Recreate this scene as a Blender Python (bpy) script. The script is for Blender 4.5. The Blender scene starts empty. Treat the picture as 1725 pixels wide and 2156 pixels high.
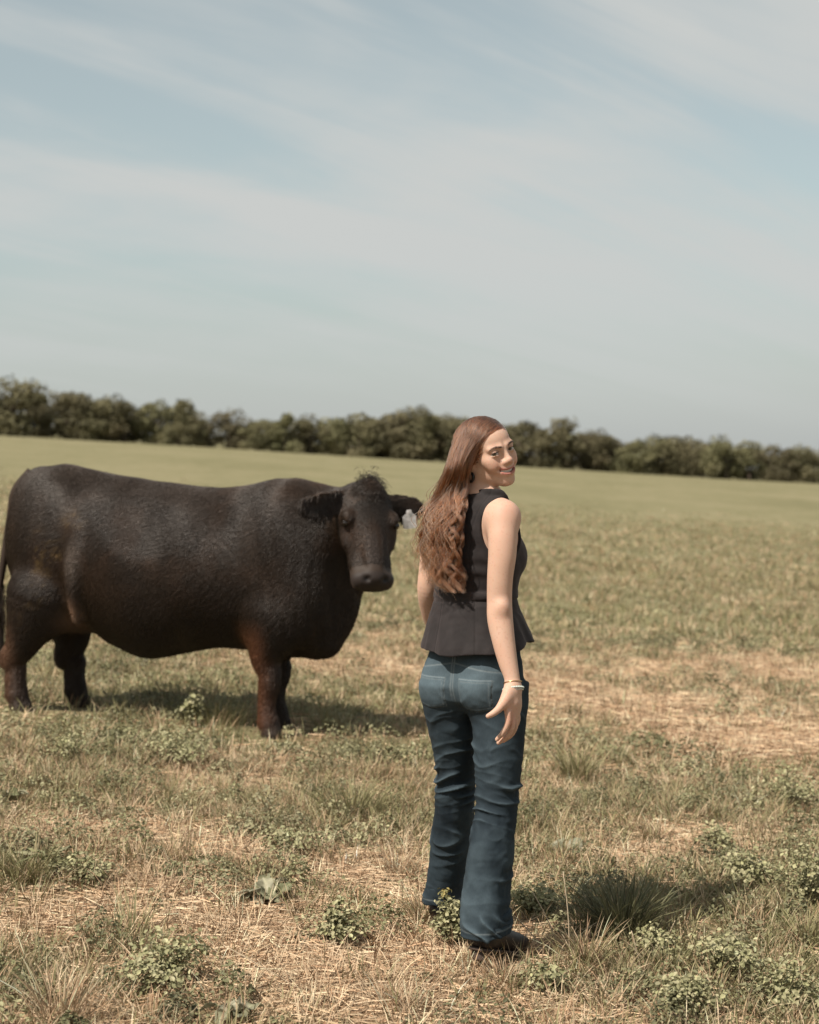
import bpy, math, random
import numpy as np
from mathutils import Vector, Matrix
R = math.radians
rng = np.random.default_rng(7)
random.seed(7)
scene = bpy.context.scene
COL = scene.collection

# ------------------------------------------------------------------ camera
CAM_H = 1.55                       # eye height
FPX = 3594.0                       # focal length in picture units (picture 1725 wide, 2156 high)
PX0, PY0 = 862.5, 947.0            # where the optical axis meets the picture
cam_d = bpy.data.cameras.new('camera')
cam = bpy.data.objects.new('camera', cam_d)
COL.objects.link(cam)
cam.location = (0, 0, CAM_H)
cam.rotation_euler = (R(90), 0, 0)
cam_d.sensor_fit = 'HORIZONTAL'
cam_d.sensor_width = 24.0
cam_d.lens = 24.0 * FPX / 1725.0
cam_d.shift_y = -(1078.0 - PY0) / 1725.0
cam_d.clip_start = 0.05
cam_d.clip_end = 6000
cam_d.dof.use_dof = True
cam_d.dof.focus_distance = 5.28
cam_d.dof.aperture_fstop = 2.9
scene.camera = cam

# ------------------------------------------------------------------ sky, sun, exposure
SUN_EL = R(53)
SUN_AZ = math.atan2(-0.74, -0.67)          # the sun stands behind the camera, to the left
world = bpy.data.worlds.new('World')
scene.world = world
world.use_nodes = True
wn, wl = world.node_tree.nodes, world.node_tree.links
for n in list(wn):
    wn.remove(n)
def wnode(t, **kw):
    n = wn.new(t)
    for k, v in kw.items():
        setattr(n, k, v)
    return n
w_out = wnode('ShaderNodeOutputWorld')
w_bg = wnode('ShaderNodeBackground')
w_sky = wnode('ShaderNodeTexSky', sky_type='NISHITA', sun_disc=False, sun_elevation=SUN_EL,
              sun_rotation=SUN_AZ, altitude=200, air_density=1.0, dust_density=2.0, ozone_density=1.6)
w_bg.inputs['Strength'].default_value = 0.092
w_co = wnode('ShaderNodeTexCoord')
w_sep = wnode('ShaderNodeSeparateXYZ')
wl.new(w_co.outputs['Generated'], w_sep.inputs[0])
w_zc = wnode('ShaderNodeMath', operation='MAXIMUM'); w_zc.inputs[1].default_value = 0.0
wl.new(w_sep.outputs['Z'], w_zc.inputs[0])
w_za = wnode('ShaderNodeMath', operation='ADD'); w_za.inputs[1].default_value = 0.34
wl.new(w_zc.outputs[0], w_za.inputs[0])
def wdiv(a):
    m = wnode('ShaderNodeMath', operation='DIVIDE')
    wl.new(a, m.inputs[0]); wl.new(w_za.outputs[0], m.inputs[1])
    return m.outputs[0]
w_cmb = wnode('ShaderNodeCombineXYZ')
wl.new(wdiv(w_sep.outputs['X']), w_cmb.inputs[0]); wl.new(wdiv(w_sep.outputs['Y']), w_cmb.inputs[1])
def wnoise(scale, loc, rot, sc, detail, rough, dist):
    mp = wnode('ShaderNodeMapping', vector_type='TEXTURE')
    mp.inputs['Location'].default_value = loc
    mp.inputs['Rotation'].default_value = (0, 0, rot)
    mp.inputs['Scale'].default_value = sc
    wl.new(w_cmb.outputs[0], mp.inputs['Vector'])
    nz = wnode('ShaderNodeTexNoise')
    nz.inputs['Scale'].default_value = scale
    nz.inputs['Detail'].default_value = detail
    nz.inputs['Roughness'].default_value = rough
    nz.inputs['Distortion'].default_value = dist
    wl.new(mp.outputs[0], nz.inputs['Vector'])
    return nz.outputs['Fac']
n1 = wnoise(1.4, (2.2, 7.9, 0), R(22), (1.7, 0.8, 1), 5, 0.5, 0.5)      # broad veils
n2 = wnoise(3.2, (1.7, 6.2, 0), R(34), (3.2, 0.6, 1), 7, 0.58, 0.6)       # drawn-out streaks
w_mixn = wnode('ShaderNodeMix', data_type='FLOAT'); w_mixn.inputs[0].default_value = 0.46
wl.new(n1, w_mixn.inputs[2]); wl.new(n2, w_mixn.inputs[3])
w_ramp = wnode('ShaderNodeMapRange', interpolation_type='SMOOTHSTEP')
w_ramp.inputs['From Min'].default_value = 0.42
w_ramp.inputs['From Max'].default_value = 0.61
w_ramp.inputs['To Min'].default_value = 0.10
w_ramp.inputs['To Max'].default_value = 1.0
wl.new(w_mixn.outputs[0], w_ramp.inputs['Value'])
w_mix = wnode('ShaderNodeMix', data_type='RGBA')
w_low = wnode('ShaderNodeMapRange', interpolation_type='SMOOTHSTEP')          # the veil evens out towards the horizon
w_low.inputs['From Min'].default_value = 0.0; w_low.inputs['From Max'].default_value = 0.14
wl.new(w_sep.outputs['Z'], w_low.inputs['Value'])
w_even = wnode('ShaderNodeMix', data_type='FLOAT')
w_even.inputs[2].default_value = 0.68
wl.new(w_low.outputs[0], w_even.inputs[0]); wl.new(w_ramp.outputs[0], w_even.inputs[3])
wl.new(w_even.outputs[0], w_mix.inputs['Factor'])
w_hs = wnode('ShaderNodeHueSaturation'); w_hs.inputs['Saturation'].default_value = 0.44
wl.new(w_sky.outputs[0], w_hs.inputs['Color'])
w_thin = wnode('ShaderNodeMix', data_type='RGBA', blend_type='MULTIPLY'); w_thin.inputs['Factor'].default_value = 1.0
wl.new(w_hs.outputs[0], w_thin.inputs['A']); w_thin.inputs['B'].default_value = (0.96, 1.05, 0.97, 1)     # hazy summer air, less blue
wl.new(w_thin.outputs['Result'], w_mix.inputs['A'])
w_mix.inputs['B'].default_value = (5.0, 5.15, 5.05, 1)        # sunlit thin cloud, on the sky's own scale
wl.new(w_mix.outputs['Result'], w_bg.inputs['Color'])
wl.new(w_bg.outputs[0], w_out.inputs['Surface'])

sun_d = bpy.data.lights.new('sun', 'SUN')
sun_d.energy = 5.0
sun_d.angle = R(0.6)
sun_d.color = (1.0, 0.935, 0.83)
sun = bpy.data.objects.new('sun', sun_d)
COL.objects.link(sun)
sun_dir = Vector((math.sin(SUN_AZ) * math.cos(SUN_EL), math.cos(SUN_AZ) * math.cos(SUN_EL), math.sin(SUN_EL)))
sun.rotation_euler = (-sun_dir).to_track_quat('-Z', 'Y').to_euler()
sun.location = sun_dir * 60

vs = scene.view_settings
vs.view_transform = 'Standard'
vs.look = 'None'
vs.exposure = 0.36
vs.gamma = 1.0
vs.use_curve_mapping = False
scene.cycles.max_bounces = 6
scene.cycles.use_denoising = True

# ------------------------------------------------------------------ helpers
def hash3(ix, iy, iz, seed):
    h = (ix.astype(np.int64) * 374761393 + iy.astype(np.int64) * 668265263 + iz.astype(np.int64) * 2147483647 + seed * 1274126177) & 0xFFFFFFFF
    h = ((h ^ (h >> 13)) * 1274126177) & 0xFFFFFFFF
    h = ((h ^ (h >> 16)) * 2246822519) & 0xFFFFFFFF
    return ((h ^ (h >> 15)) & 0xFFFF) / 65535.0
def vnoise(p, seed=0):
    """smooth value noise, -1 .. 1; p is (n,3)"""
    p = np.asarray(p, float)
    i = np.floor(p); f = p - i
    f = f * f * f * (f * (f * 6 - 15) + 10)
    i = i.astype(np.int64)
    r = 0
    for dx in (0, 1):
        wx = f[:, 0] if dx else 1 - f[:, 0]
        for dy in (0, 1):
            wy = f[:, 1] if dy else 1 - f[:, 1]
            for dz in (0, 1):
                wz = f[:, 2] if dz else 1 - f[:, 2]
                r = r + wx * wy * wz * hash3(i[:, 0] + dx, i[:, 1] + dy, i[:, 2] + dz, seed)
    return r * 2 - 1
def fbm(p, seed=0, octv=3, gain=0.5):
    r, a, s = 0, 1, 0
    for k in range(octv):
        r = r + a * vnoise(p * 2 ** k + 17.3 * k, seed + k); s += a; a *= gain
    return r / s
def noise2(x, y, sc, seed=0, octv=2):
    p = np.stack([np.ravel(x) * sc, np.ravel(y) * sc, np.full(np.size(x), 0.37)], 1)
    return fbm(p, seed, octv).reshape(np.shape(x))
def sstep(a, b, x):
    t = np.clip((np.asarray(x, float) - a) / (b - a), 0, 1)
    return t * t * (3 - 2 * t)
def interp(x, xs, ys):
    """smooth (monotone cubic) interpolation"""
    xs = np.asarray(xs, float); ys = np.asarray(ys, float)
    h = np.diff(xs); d = np.diff(ys) / h
    m = np.empty_like(ys); m[0] = d[0]; m[-1] = d[-1]
    s = d[:-1] * d[1:]
    with np.errstate(divide='ignore', invalid='ignore'):
        hm = 2 * s / (d[:-1] + d[1:])
    m[1:-1] = np.where(s > 0, hm, 0)
    x = np.clip(x, xs[0], xs[-1])
    k = np.clip(np.searchsorted(xs, x) - 1, 0, len(h) - 1)
    t = (x - xs[k]) / h[k]
    return ((1 + 2 * t) * (1 - t) ** 2) * ys[k] + t * (1 - t) ** 2 * h[k] * m[k] + t * t * (3 - 2 * t) * ys[k + 1] + t * t * (t - 1) * h[k] * m[k + 1]
def catmull(pts, n):
    """resample a polyline of any dimension as a centripetal-ish spline with n points"""
    pts = np.asarray(pts, float)
    t = np.concatenate([[0], np.cumsum(np.linalg.norm(np.diff(pts[:, :3], axis=0), axis=1))])
    q = np.linspace(0, t[-1], n)
    m = np.gradient(pts, t, axis=0)
    k = np.clip(np.searchsorted(t, q) - 1, 0, len(t) - 2)
    h = (t[k + 1] - t[k])[:, None]; u = ((q - t[k])[:, None]) / h
    return ((1 + 2 * u) * (1 - u) ** 2) * pts[k] + u * (1 - u) ** 2 * h * m[k] + u * u * (3 - 2 * u) * pts[k + 1] + u * u * (u - 1) * h * m[k + 1]

def at(px, py, d):
    """the point at depth d (metres along the view) that the picture shows at (px, py)"""
    return np.array([(px - PX0) / FPX * d, d, CAM_H - (py - PY0) / FPX * d])

SLOPE = 0.06
def gh(x, y):
    """height of the field: it falls away to the right and is lumpy close by"""
    x = np.asarray(x, float); y = np.asarray(y, float)
    r = np.hypot(x, y - 7)
    b = 0.030 * noise2(x, y, 0.8, 3, 2) + 0.012 * noise2(x, y, 3.1, 9, 2)
    far = 0.35 * noise2(x, y, 0.02, 5, 2) * sstep(20, 90, r)
    return -SLOPE * x + b * (1 - sstep(14, 40, r)) + far
def ground_at(px, py):
    """where the line of sight through a picture point meets the field"""
    d = 8.0
    for _ in range(60):
        p = at(px, py, d)
        g = float(gh(p[0], p[1]))
        d += (p[2] - g) / max((py - PY0) / FPX, 0.02) * 0.7
        d = min(max(d, 1), 900)
    p = at(px, py, d); p[2] = float(gh(p[0], p[1]))
    return p

def mk_mesh(name, v, faces, mat=None, smooth=True, color=None, parent=None, loc=None):
    """one mesh object; faces is an int array (n,3) or (n,4) or a list of such arrays"""
    v = np.asarray(v, np.float32)
    if loc is not None:
        v = v - np.asarray(loc, np.float32)
    fl = faces if isinstance(faces, list) else [faces]
    me = bpy.data.meshes.new(name)
    me.vertices.add(len(v)); me.vertices.foreach_set('co', v.ravel())
    tot = np.concatenate([np.full(len(f), f.shape[1], np.int32) for f in fl])
    idx = np.concatenate([np.asarray(f, np.int32).ravel() for f in fl])
    me.loops.add(len(idx)); me.loops.foreach_set('vertex_index', idx)
    me.polygons.add(len(tot))
    me.polygons.foreach_set('loop_start', np.concatenate([[0], np.cumsum(tot)[:-1]]).astype(np.int32))
    me.polygons.foreach_set('loop_total', tot)
    me.polygons.foreach_set('use_smooth', np.full(len(tot), smooth))
    me.update(calc_edges=True)
    if color is not None:
        a = me.color_attributes.new('Col', 'FLOAT_COLOR', 'POINT')
        c = np.ones((len(v), 4), np.float32); c[:, :3] = color
        a.data.foreach_set('color', c.ravel())
    if mat is not None:
        me.materials.append(mat)
    o = bpy.data.objects.new(name, me)
    COL.objects.link(o)
    if parent is not None:
        o.parent = parent
    elif loc is not None:
        o.location = loc
    return o
def mk_curves(name, pts, rad, mat, color=None, parent=None, loc=None):
    """hair curves: pts (k,n,3), rad (k,n) or (n,)"""
    k, n, _ = pts.shape
    if loc is not None:
        pts = pts - np.asarray(loc)
    cu = bpy.data.hair_curves.new(name)
    cu.add_curves([n] * k)
    cu.position_data.foreach_set('vector', pts.astype(np.float32).ravel())
    ra = cu.attributes.get('radius') or cu.attributes.new('radius', 'FLOAT', 'POINT')
    ra.data.foreach_set('value', np.broadcast_to(rad, (k, n)).astype(np.float32).ravel())
    if color is not None:
        a = cu.attributes.new('Col', 'FLOAT_COLOR', 'POINT')
        c = np.ones((k, n, 4), np.float32)
        c[..., :3] = color if np.ndim(color) == 3 else color[:, None, :]
        a.data.foreach_set('color', c.ravel())
    cu.materials.append(mat)
    o = bpy.data.objects.new(name, cu)
    COL.objects.link(o)
    if parent is not None:
        o.parent = parent
    elif loc is not None:
        o.location = loc
    return o
def empty(name, loc):
    o = bpy.data.objects.new(name, None)
    o.empty_display_size = 0.2
    COL.objects.link(o)
    o.location = loc
    return o
def tag(o, label=None, cat=None, group=None, kind=None):
    if label: o['label'] = label
    if cat: o['category'] = cat
    if group: o['group'] = group
    if kind: o['kind'] = kind
    return o

class Mat:
    """a small node-material builder"""
    def __init__(s, name, rough=0.7, spec=0.3):
        s.m = bpy.data.materials.new(name); s.m.use_nodes = True
        s.t = s.m.node_tree; s.n = s.t.nodes; s.l = s.t.links
        s.b = s.n['Principled BSDF']
        s.b.inputs['Roughness'].default_value = rough
        s.b.inputs['Specular IOR Level'].default_value = spec
    def new(s, t, **kw):
        n = s.n.new(t)
        for k, v in kw.items():
            setattr(n, k, v)
        return n
    def link(s, a, b): s.l.new(a, b)
    def set(s, key, v):
        i = s.b.inputs[key]
        if hasattr(v, 'is_output'): s.l.new(v, i)
        else: i.default_value = v
        return s
    def coord(s, kind='Object'):
        return s.new('ShaderNodeTexCoord').outputs[kind]
    def noise(s, scale, detail=3, rough=0.55, vec=None, stretch=None, dist=0):
        n = s.new('ShaderNodeTexNoise')
        n.inputs['Scale'].default_value = scale; n.inputs['Detail'].default_value = detail
        n.inputs['Roughness'].default_value = rough; n.inputs['Distortion'].default_value = dist
        vec = vec or s.coord()
        if stretch:
            mp = s.new('ShaderNodeMapping'); mp.inputs['Scale'].default_value = stretch
            s.link(vec, mp.inputs['Vector']); vec = mp.outputs[0]
        s.link(vec, n.inputs['Vector'])
        return n.outputs['Fac']
    def ramp(s, fac, stops):
        r = s.new('ShaderNodeValToRGB')
        e = r.color_ramp.elements
        while len(e) < len(stops): e.new(0.5)
        for k, (p, c) in enumerate(stops):
            e[k].position = p
            e[k].color = tuple(c) + (1,) if len(c) == 3 else c
        s.link(fac, r.inputs[0])
        return r.outputs['Color']
    def mix(s, fac, a, b, blend='MIX'):
        m = s.new('ShaderNodeMix', data_type='RGBA', blend_type=blend)
        for key, v in (('Factor', fac), ('A', a), ('B', b)):
            i = m.inputs[key]
            if hasattr(v, 'is_output'): s.link(v, i)
            else: i.default_value = v if key == 'Factor' else (tuple(v) + (1,) if len(v) == 3 else v)
        return m.outputs['Result']
    def math(s, op, a, b=0.0):
        m = s.new('ShaderNodeMath', operation=op)
        for k, v in enumerate((a, b)):
            if hasattr(v, 'is_output'): s.link(v, m.inputs[k])
            else: m.inputs[k].default_value = v
        return m.outputs[0]
    def attr(s, name='Col', out='Color'):
        a = s.new('ShaderNodeAttribute'); a.attribute_name = name
        return a.outputs[out]
    def bump(s, h, strength=0.3, dist=0.01):
        b = s.new('ShaderNodeBump')
        b.inputs['Strength'].default_value = strength; b.inputs['Distance'].default_value = dist
        s.link(h, b.inputs['Height']); s.link(b.outputs[0], s.b.inputs['Normal'])
        return s

# ---- solid modelling: distance fields turned into one continuous skin
BIG = 1e3
def smin(a, b, k):
    h = np.maximum(k - np.abs(a - b), 0) / k
    return np.minimum(a, b) - h * h * k * 0.25
def smax(a, b, k):
    return -smin(-a, -b, k)
def sd_ell(p, c, r, M=None):
    q = p - np.asarray(c, p.dtype)
    if M is not None: q = q @ np.asarray(M, p.dtype).T          # rows of M are the ellipsoid's own axes
    r = np.asarray(r, p.dtype)
    k0 = np.linalg.norm(q / r, axis=1); k1 = np.linalg.norm(q / (r * r), axis=1)
    return k0 * (k0 - 1) / np.maximum(k1, 1e-9)
def sd_cap(p, a, b, ra, rb):
    a = np.asarray(a, p.dtype); b = np.asarray(b, p.dtype)
    ba = b - a; pa = p - a
    t = np.clip(pa @ ba / (ba @ ba), 0, 1)
    e = pa - t[:, None] * ba
    return np.sqrt(np.einsum('ij,ij->i', e, e)) - (ra + (rb - ra) * t)
def sd_chain(p, pts, n=14, flat=None):
    """a tapered limb through pts (x,y,z,r); flat=(axis, factor) squeezes it along a direction"""
    c = catmull(pts, n)
    if flat is not None:
        ax = np.asarray(flat[0], float); ax = ax / np.linalg.norm(ax); f = flat[1]
        o = c[0, :3]
        p = p + ((p - o) @ ax * (1 / f - 1))[:, None] * ax
        cc = c[:, :3] + ((c[:, :3] - o) @ ax * (1 / f - 1))[:, None] * ax
        c = np.concatenate([cc, c[:, 3:]], 1)
    d = np.full(len(p), BIG)
    for k in range(len(c) - 1):
        d = np.minimum(d, sd_cap(p, c[k, :3], c[k + 1, :3], c[k, 3], c[k + 1, 3]))
    return d
def local(p, lo, hi, fn, pad=.06):
    """evaluate fn only near its box; elsewhere a safe lower bound of the distance"""
    lo = np.asarray(lo, float); hi = np.asarray(hi, float)
    out = np.linalg.norm(np.maximum(np.maximum(lo - p, p - hi), 0), axis=1).astype(np.float32)
    m = out < pad
    if m.any(): out[m] = fn(p[m])
    return out
def lchain(p, pts, n=14, flat=None, pad=.06):
    a = np.asarray(pts, float); r = a[:, 3].max() + .01
    return local(p, a[:, :3].min(0) - r, a[:, :3].max(0) + r, lambda q: sd_chain(q, pts, n, flat), pad)
def relax(v, f, n, w=None, lam=.5):
    """even out a skin: n rounds of neighbour averaging, weighted per vertex"""
    e = np.concatenate([f[:, [k, (k + 1) % f.shape[1]]] for k in range(f.shape[1])])
    e = np.concatenate([e, e[:, ::-1]])
    cnt = np.maximum(np.bincount(e[:, 0], minlength=len(v)), 1)
    v = v.copy()
    for _ in range(n):
        for s_ in (lam, -lam * 1.04):
            av = np.stack([np.bincount(e[:, 0], v[e[:, 1], k], len(v)) for k in range(3)], 1) / cnt[:, None]
            st = s_ * (av - v)
            v = v + (st if w is None else st * w[:, None])
    return v
def surface_nets(F, lo, h):
    s = F < 0
    c = s[:-1, :-1, :-1].astype(np.int8)
    for dx, dy, dz in ((1,0,0),(0,1,0),(0,0,1),(1,1,0),(1,0,1),(0,1,1),(1,1,1)):
        c = c + s[dx:F.shape[0]-1+dx, dy:F.shape[1]-1+dy, dz:F.shape[2]-1+dz]
    act = (c > 0) & (c < 8)
    I = np.argwhere(act)
    ids = np.full(act.shape, -1, np.int64); ids[act] = np.arange(len(I))
    acc = np.zeros((len(I), 3)); cnt = np.zeros(len(I))
    offs = [(0,0,0),(1,0,0),(0,1,0),(1,1,0),(0,0,1),(1,0,1),(0,1,1),(1,1,1)]
    for a in range(8):
        for ax in range(3):
            if (a >> ax) & 1: continue
            o1 = np.array(offs[a]); o2 = o1.copy(); o2[ax] += 1
            f1 = F[tuple((I + o1).T)]; f2 = F[tuple((I + o2).T)]
            m = (f1 < 0) != (f2 < 0)
            t = np.where(m, f1 / np.where(m, f1 - f2, 1), 0)
            pos = o1[None, :] + 0.0 + t[:, None] * (o2 - o1)[None, :]
            acc += pos * m[:, None]; cnt += m
    V = (I + acc / cnt[:, None]) * h + np.asarray(lo)
    quads = []
    for ax in range(3):
        sl1 = [slice(1, -1)] * 3; sl2 = [slice(1, -1)] * 3
        sl1[ax] = slice(0, -1); sl2[ax] = slice(1, None)
        e = s[tuple(sl1)] != s[tuple(sl2)]
        E = np.argwhere(e)
        off = np.array([1, 1, 1]); off[ax] = 0
        E = E + off
        inside = s[tuple(E.T)]
        b, cx = (ax + 1) % 3, (ax + 2) % 3
        db = np.zeros(3, int); db[b] = 1; dc = np.zeros(3, int); dc[cx] = 1
        q = np.stack([ids[tuple((E - db - dc).T)], ids[tuple((E - dc).T)], ids[tuple(E.T)], ids[tuple((E - db).T)]], 1)
        q[~inside] = q[~inside][:, ::-1]
        quads.append(q)
    return V, np.concatenate(quads)
def mesh_sdf(f, lo, hi, h, grow=2.1):
    """sample f only near its surface, then skin it"""
    lo = np.asarray(lo, float); hi = np.asarray(hi, float)
    c = 4
    n = np.ceil((hi - lo) / (h * c)).astype(int) + 1
    g = np.stack(np.meshgrid(*[np.arange(k) for k in n], indexing='ij'), -1).reshape(-1, 3)
    fc = f((lo + g * h * c).astype(np.float32)).reshape(n)
    near = np.abs(fc) < h * c * grow
    m = near.copy()
    for ax in range(3):
        a = m.copy()
        sl1 = [slice(None)] * 3; sl2 = [slice(None)] * 3
        sl1[ax] = slice(0, -1); sl2[ax] = slice(1, None)
        a[tuple(sl1)] |= m[tuple(sl2)]; m = a
    N = n * c
    F = np.repeat(np.repeat(np.repeat(fc, c, 0), c, 1), c, 2).astype(np.float32)
    Mf = np.repeat(np.repeat(np.repeat(m, c, 0), c, 1), c, 2)
    I = np.argwhere(Mf)
    out = np.empty(len(I), np.float32)
    for k in range(0, len(I), 400000):
        out[k:k + 400000] = f((lo + I[k:k + 400000] * h).astype(np.float32))
    F[tuple(I.T)] = out
    return surface_nets(F, lo, h)
def vnormals(v, f):
    n = np.zeros_like(v)
    fn = np.cross(v[f[:, 2]] - v[f[:, 0]], v[f[:, 3]] - v[f[:, 1]]) if f.shape[1] == 4 else np.cross(v[f[:, 1]] - v[f[:, 0]], v[f[:, 2]] - v[f[:, 0]])
    for k in range(f.shape[1]):
        np.add.at(n, f[:, k], fn)
    return n / np.maximum(np.linalg.norm(n, axis=1), 1e-12)[:, None]
def tube(pts, rad, seg=8, cap=True):
    """a tube mesh along pts (n,3)"""
    pts = np.asarray(pts, float); n = len(pts)
    rad = np.broadcast_to(rad, (n,))
    t = np.gradient(pts, axis=0); t /= np.linalg.norm(t, axis=1)[:, None]
    up = np.array([0, 0, 1.0]) if abs(t[0, 2]) < 0.9 else np.array([1.0, 0, 0])
    a = np.cross(t, up); a /= np.linalg.norm(a, axis=1)[:, None]
    b = np.cross(t, a)
    th = np.linspace(0, 2 * np.pi, seg, endpoint=False)
    v = pts[:, None, :] + rad[:, None, None] * (np.cos(th)[None, :, None] * a[:, None, :] + np.sin(th)[None, :, None] * b[:, None, :])
    v = v.reshape(-1, 3)
    i, j = np.meshgrid(np.arange(n - 1), np.arange(seg), indexing='ij')
    q = np.stack([i * seg + j, i * seg + (j + 1) % seg, (i + 1) * seg + (j + 1) % seg, (i + 1) * seg + j], -1).reshape(-1, 4)
    fs = [q]
    if cap:
        v = np.concatenate([v, pts[:1], pts[-1:]])
        j = np.arange(seg)
        fs.append(np.stack([np.full(seg, n * seg), (j + 1) % seg, j], 1))
        fs.append(np.stack([np.full(seg, n * seg + 1), (n - 1) * seg + j, (n - 1) * seg + (j + 1) % seg], 1))
    return v, fs
def merge(parts):
    """join (v, faces) pairs that make up one part"""
    vs, q4, q3, o = [], [], [], 0
    for v, f in parts:
        for x in (f if isinstance(f, list) else [f]):
            (q4 if x.shape[1] == 4 else q3).append(x + o)
        vs.append(v); o += len(v)
    return np.concatenate(vs), [np.concatenate(q) for q in (q4, q3) if q]
def want(k): return True
# ------------------------------------------------------------------ the field
def axis_steps(lo, hi, step, far, growth):
    a = list(np.arange(lo, hi + step / 2, step))
    s = step
    while a[-1] < far[1]:
        s *= growth; a.append(a[-1] + s)
    s = step
    while a[0] > far[0]:
        s *= growth; a.insert(0, a[0] - s)
    return np.array(a)
gx = axis_steps(-4.2, 4.2, 0.06, (-2600, 2600), 1.16)
gy = axis_steps(3.0, 13.0, 0.06, (-300, 3000), 1.12)
GX, GY = np.meshgrid(gx, gy, indexing='ij')
GZ = gh(GX.ravel(), GY.ravel())
nxg, nyg = len(gx), len(gy)
ii, jj = np.meshgrid(np.arange(nxg - 1), np.arange(nyg - 1), indexing='ij')
gq = np.stack([ii * nyg + jj, (ii + 1) * nyg + jj, (ii + 1) * nyg + jj + 1, ii * nyg + jj + 1], -1).reshape(-1, 4)

# where the field is green and where it is bare straw (picture places, then a noise of its own)
green_spots = [(90, 1680, .42), (40, 1830, .45), (340, 1545, .55), (180, 1590, .4), (640, 1700, .4), (760, 1720, .45), (860, 1590, .35),
               (330, 2010, .28), (560, 1860, .2), (700, 1950, .25), (1310, 1900, .3), (1215, 1600, .25), (1190, 1765, .32), (1400, 1720, .4),
               (1640, 1690, .5), (1580, 1830, .35), (1690, 1880, .4), (1550, 2010, .38), (1400, 2080, .3), (1650, 2100, .4), (960, 1960, .2), (440, 1480, .7),
               (1120, 1900, .22), (470, 2120, .22), (60, 2080, .25), (1140, 2060, .2), (240, 1440, .8), (1250, 1290, 2.5), (700, 1450, .5), (100, 1400, 1.5), (1000, 2090, .15)]
straw_spots = [(230, 1900, .4), (480, 1960, .4), (600, 2060, .45), (860, 2060, .45), (840, 1860, .4), (1420, 1490, .8), (1600, 1560, .6), (1000, 1420, .8),
               (1330, 1800, .3), (1500, 1760, .35), (450, 1640, .35), (180, 1740, .3), (900, 1990, .35), (1250, 2110, .3), (330, 1770, .3), (1600, 1410, 1.0), (620, 1390, .6)]
gs = [(*ground_at(a, b)[:2], r) for a, b, r in green_spots]
ss = [(*ground_at(a, b)[:2], r) for a, b, r in straw_spots]
def green(x, y):
    """0 straw .. 1 green"""
    x = np.asarray(x, float); y = np.asarray(y, float)
    v = 0.46 + 0.42 * noise2(x, y, 1.15, 21, 3) + 0.35 * noise2(x, y, 3.4, 27, 2)
    d = np.hypot(x, y)
    for cx, cy, r in gs:
        v = v + 0.52 * np.exp(-((x - cx) ** 2 + (y - cy) ** 2) / (r * r))
    for cx, cy, r in ss:
        v = v - 0.48 * np.exp(-((x - cx) ** 2 + (y - cy) ** 2) / (r * r))
    return np.clip(v + 0.35 * sstep(11, 19, d), 0, 1)

gm = Mat('field_ground', 0.95, 0.1)
gv = gm.coord('Object')
g_fine = gm.noise(38, 5, 0.65, gv)
g_mid = gm.noise(5.5, 4, 0.6, gv)
g_far = gm.noise(0.12, 5, 0.6, gv, (1, 0.35, 1))
g_pat = gm.noise(0.9, 4, 0.6, gv, (1, 0.5, 1))
straw_c = gm.ramp(g_fine, [(0.25, (0.085, 0.046, 0.025)), (0.5, (0.22, 0.135, 0.078)), (0.75, (0.36, 0.255, 0.160))])
green_c = gm.ramp(gm.math('MULTIPLY', gm.math('ADD', g_fine, g_mid), 0.5), [(0.3, (0.110, 0.098, 0.050)), (0.55, (0.195, 0.172, 0.092)), (0.75, (0.27, 0.235, 0.140))])
near_c = gm.mix(gm.attr('Col', 'Fac'), straw_c, green_c)
far_c = gm.ramp(gm.math('ADD', gm.math('ADD', gm.math('MULTIPLY', g_far, 0.40), gm.math('MULTIPLY', g_pat, 0.30)), gm.math('MULTIPLY', gm.noise(2.6, 4, 0.7, gv, (1, 0.45, 1)), 0.30)), [(0.36, (0.135, 0.124, 0.062)), (0.5, (0.188, 0.167, 0.091)), (0.64, (0.250, 0.212, 0.128))])
dist_n = gm.new('ShaderNodeVectorMath', operation='LENGTH'); gm.link(gv, dist_n.inputs[0])
dmap = gm.new('ShaderNodeMapRange', interpolation_type='SMOOTHSTEP')
dmap.inputs['From Min'].default_value = 13; dmap.inputs['From Max'].default_value = 30
gm.link(dist_n.outputs['Value'], dmap.inputs['Value'])
gm.set('Base Color', gm.mix(dmap.outputs[0], near_c, far_c))
gm.bump(gm.math('ADD', g_fine, gm.math('MULTIPLY', g_mid, 1.5)), 0.5, 0.02)
gcol = green(GX.ravel(), GY.ravel())
ground = mk_mesh('ground', np.stack([GX.ravel(), GY.ravel(), GZ], 1), gq, gm.m, True, np.repeat(gcol[:, None], 3, 1))
tag(ground, kind='structure')

# ------------------------------------------------------------------ far treeline
def leaf_mat(name, c0, c1, c2, trans=0.25, scale=0.6):
    m = Mat(name, 0.75, 0.2)
    oi = m.new('ShaderNodeObjectInfo')
    base = m.ramp(m.noise(scale, 3, 0.6), [(0.3, c0), (0.5, c1), (0.7, c2)])
    hs = m.new('ShaderNodeHueSaturation')
    m.link(base, hs.inputs['Color'])
    m.link(m.math('ADD', m.math('MULTIPLY', oi.outputs['Random'], 0.03), 0.480), hs.inputs['Hue'])
    m.link(m.math('ADD', m.math('MULTIPLY', oi.outputs['Random'], 0.45), 0.78), hs.inputs['Value'])
    m.set('Base Color', hs.outputs[0])
    m.set('Subsurface Weight', 0.0)
    return m.m
crown_mat = leaf_mat('tree_leaves', (0.070, 0.068, 0.034), (0.135, 0.122, 0.064), (0.200, 0.172, 0.100))
bark = Mat('bark', 0.9, 0.1)
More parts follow.
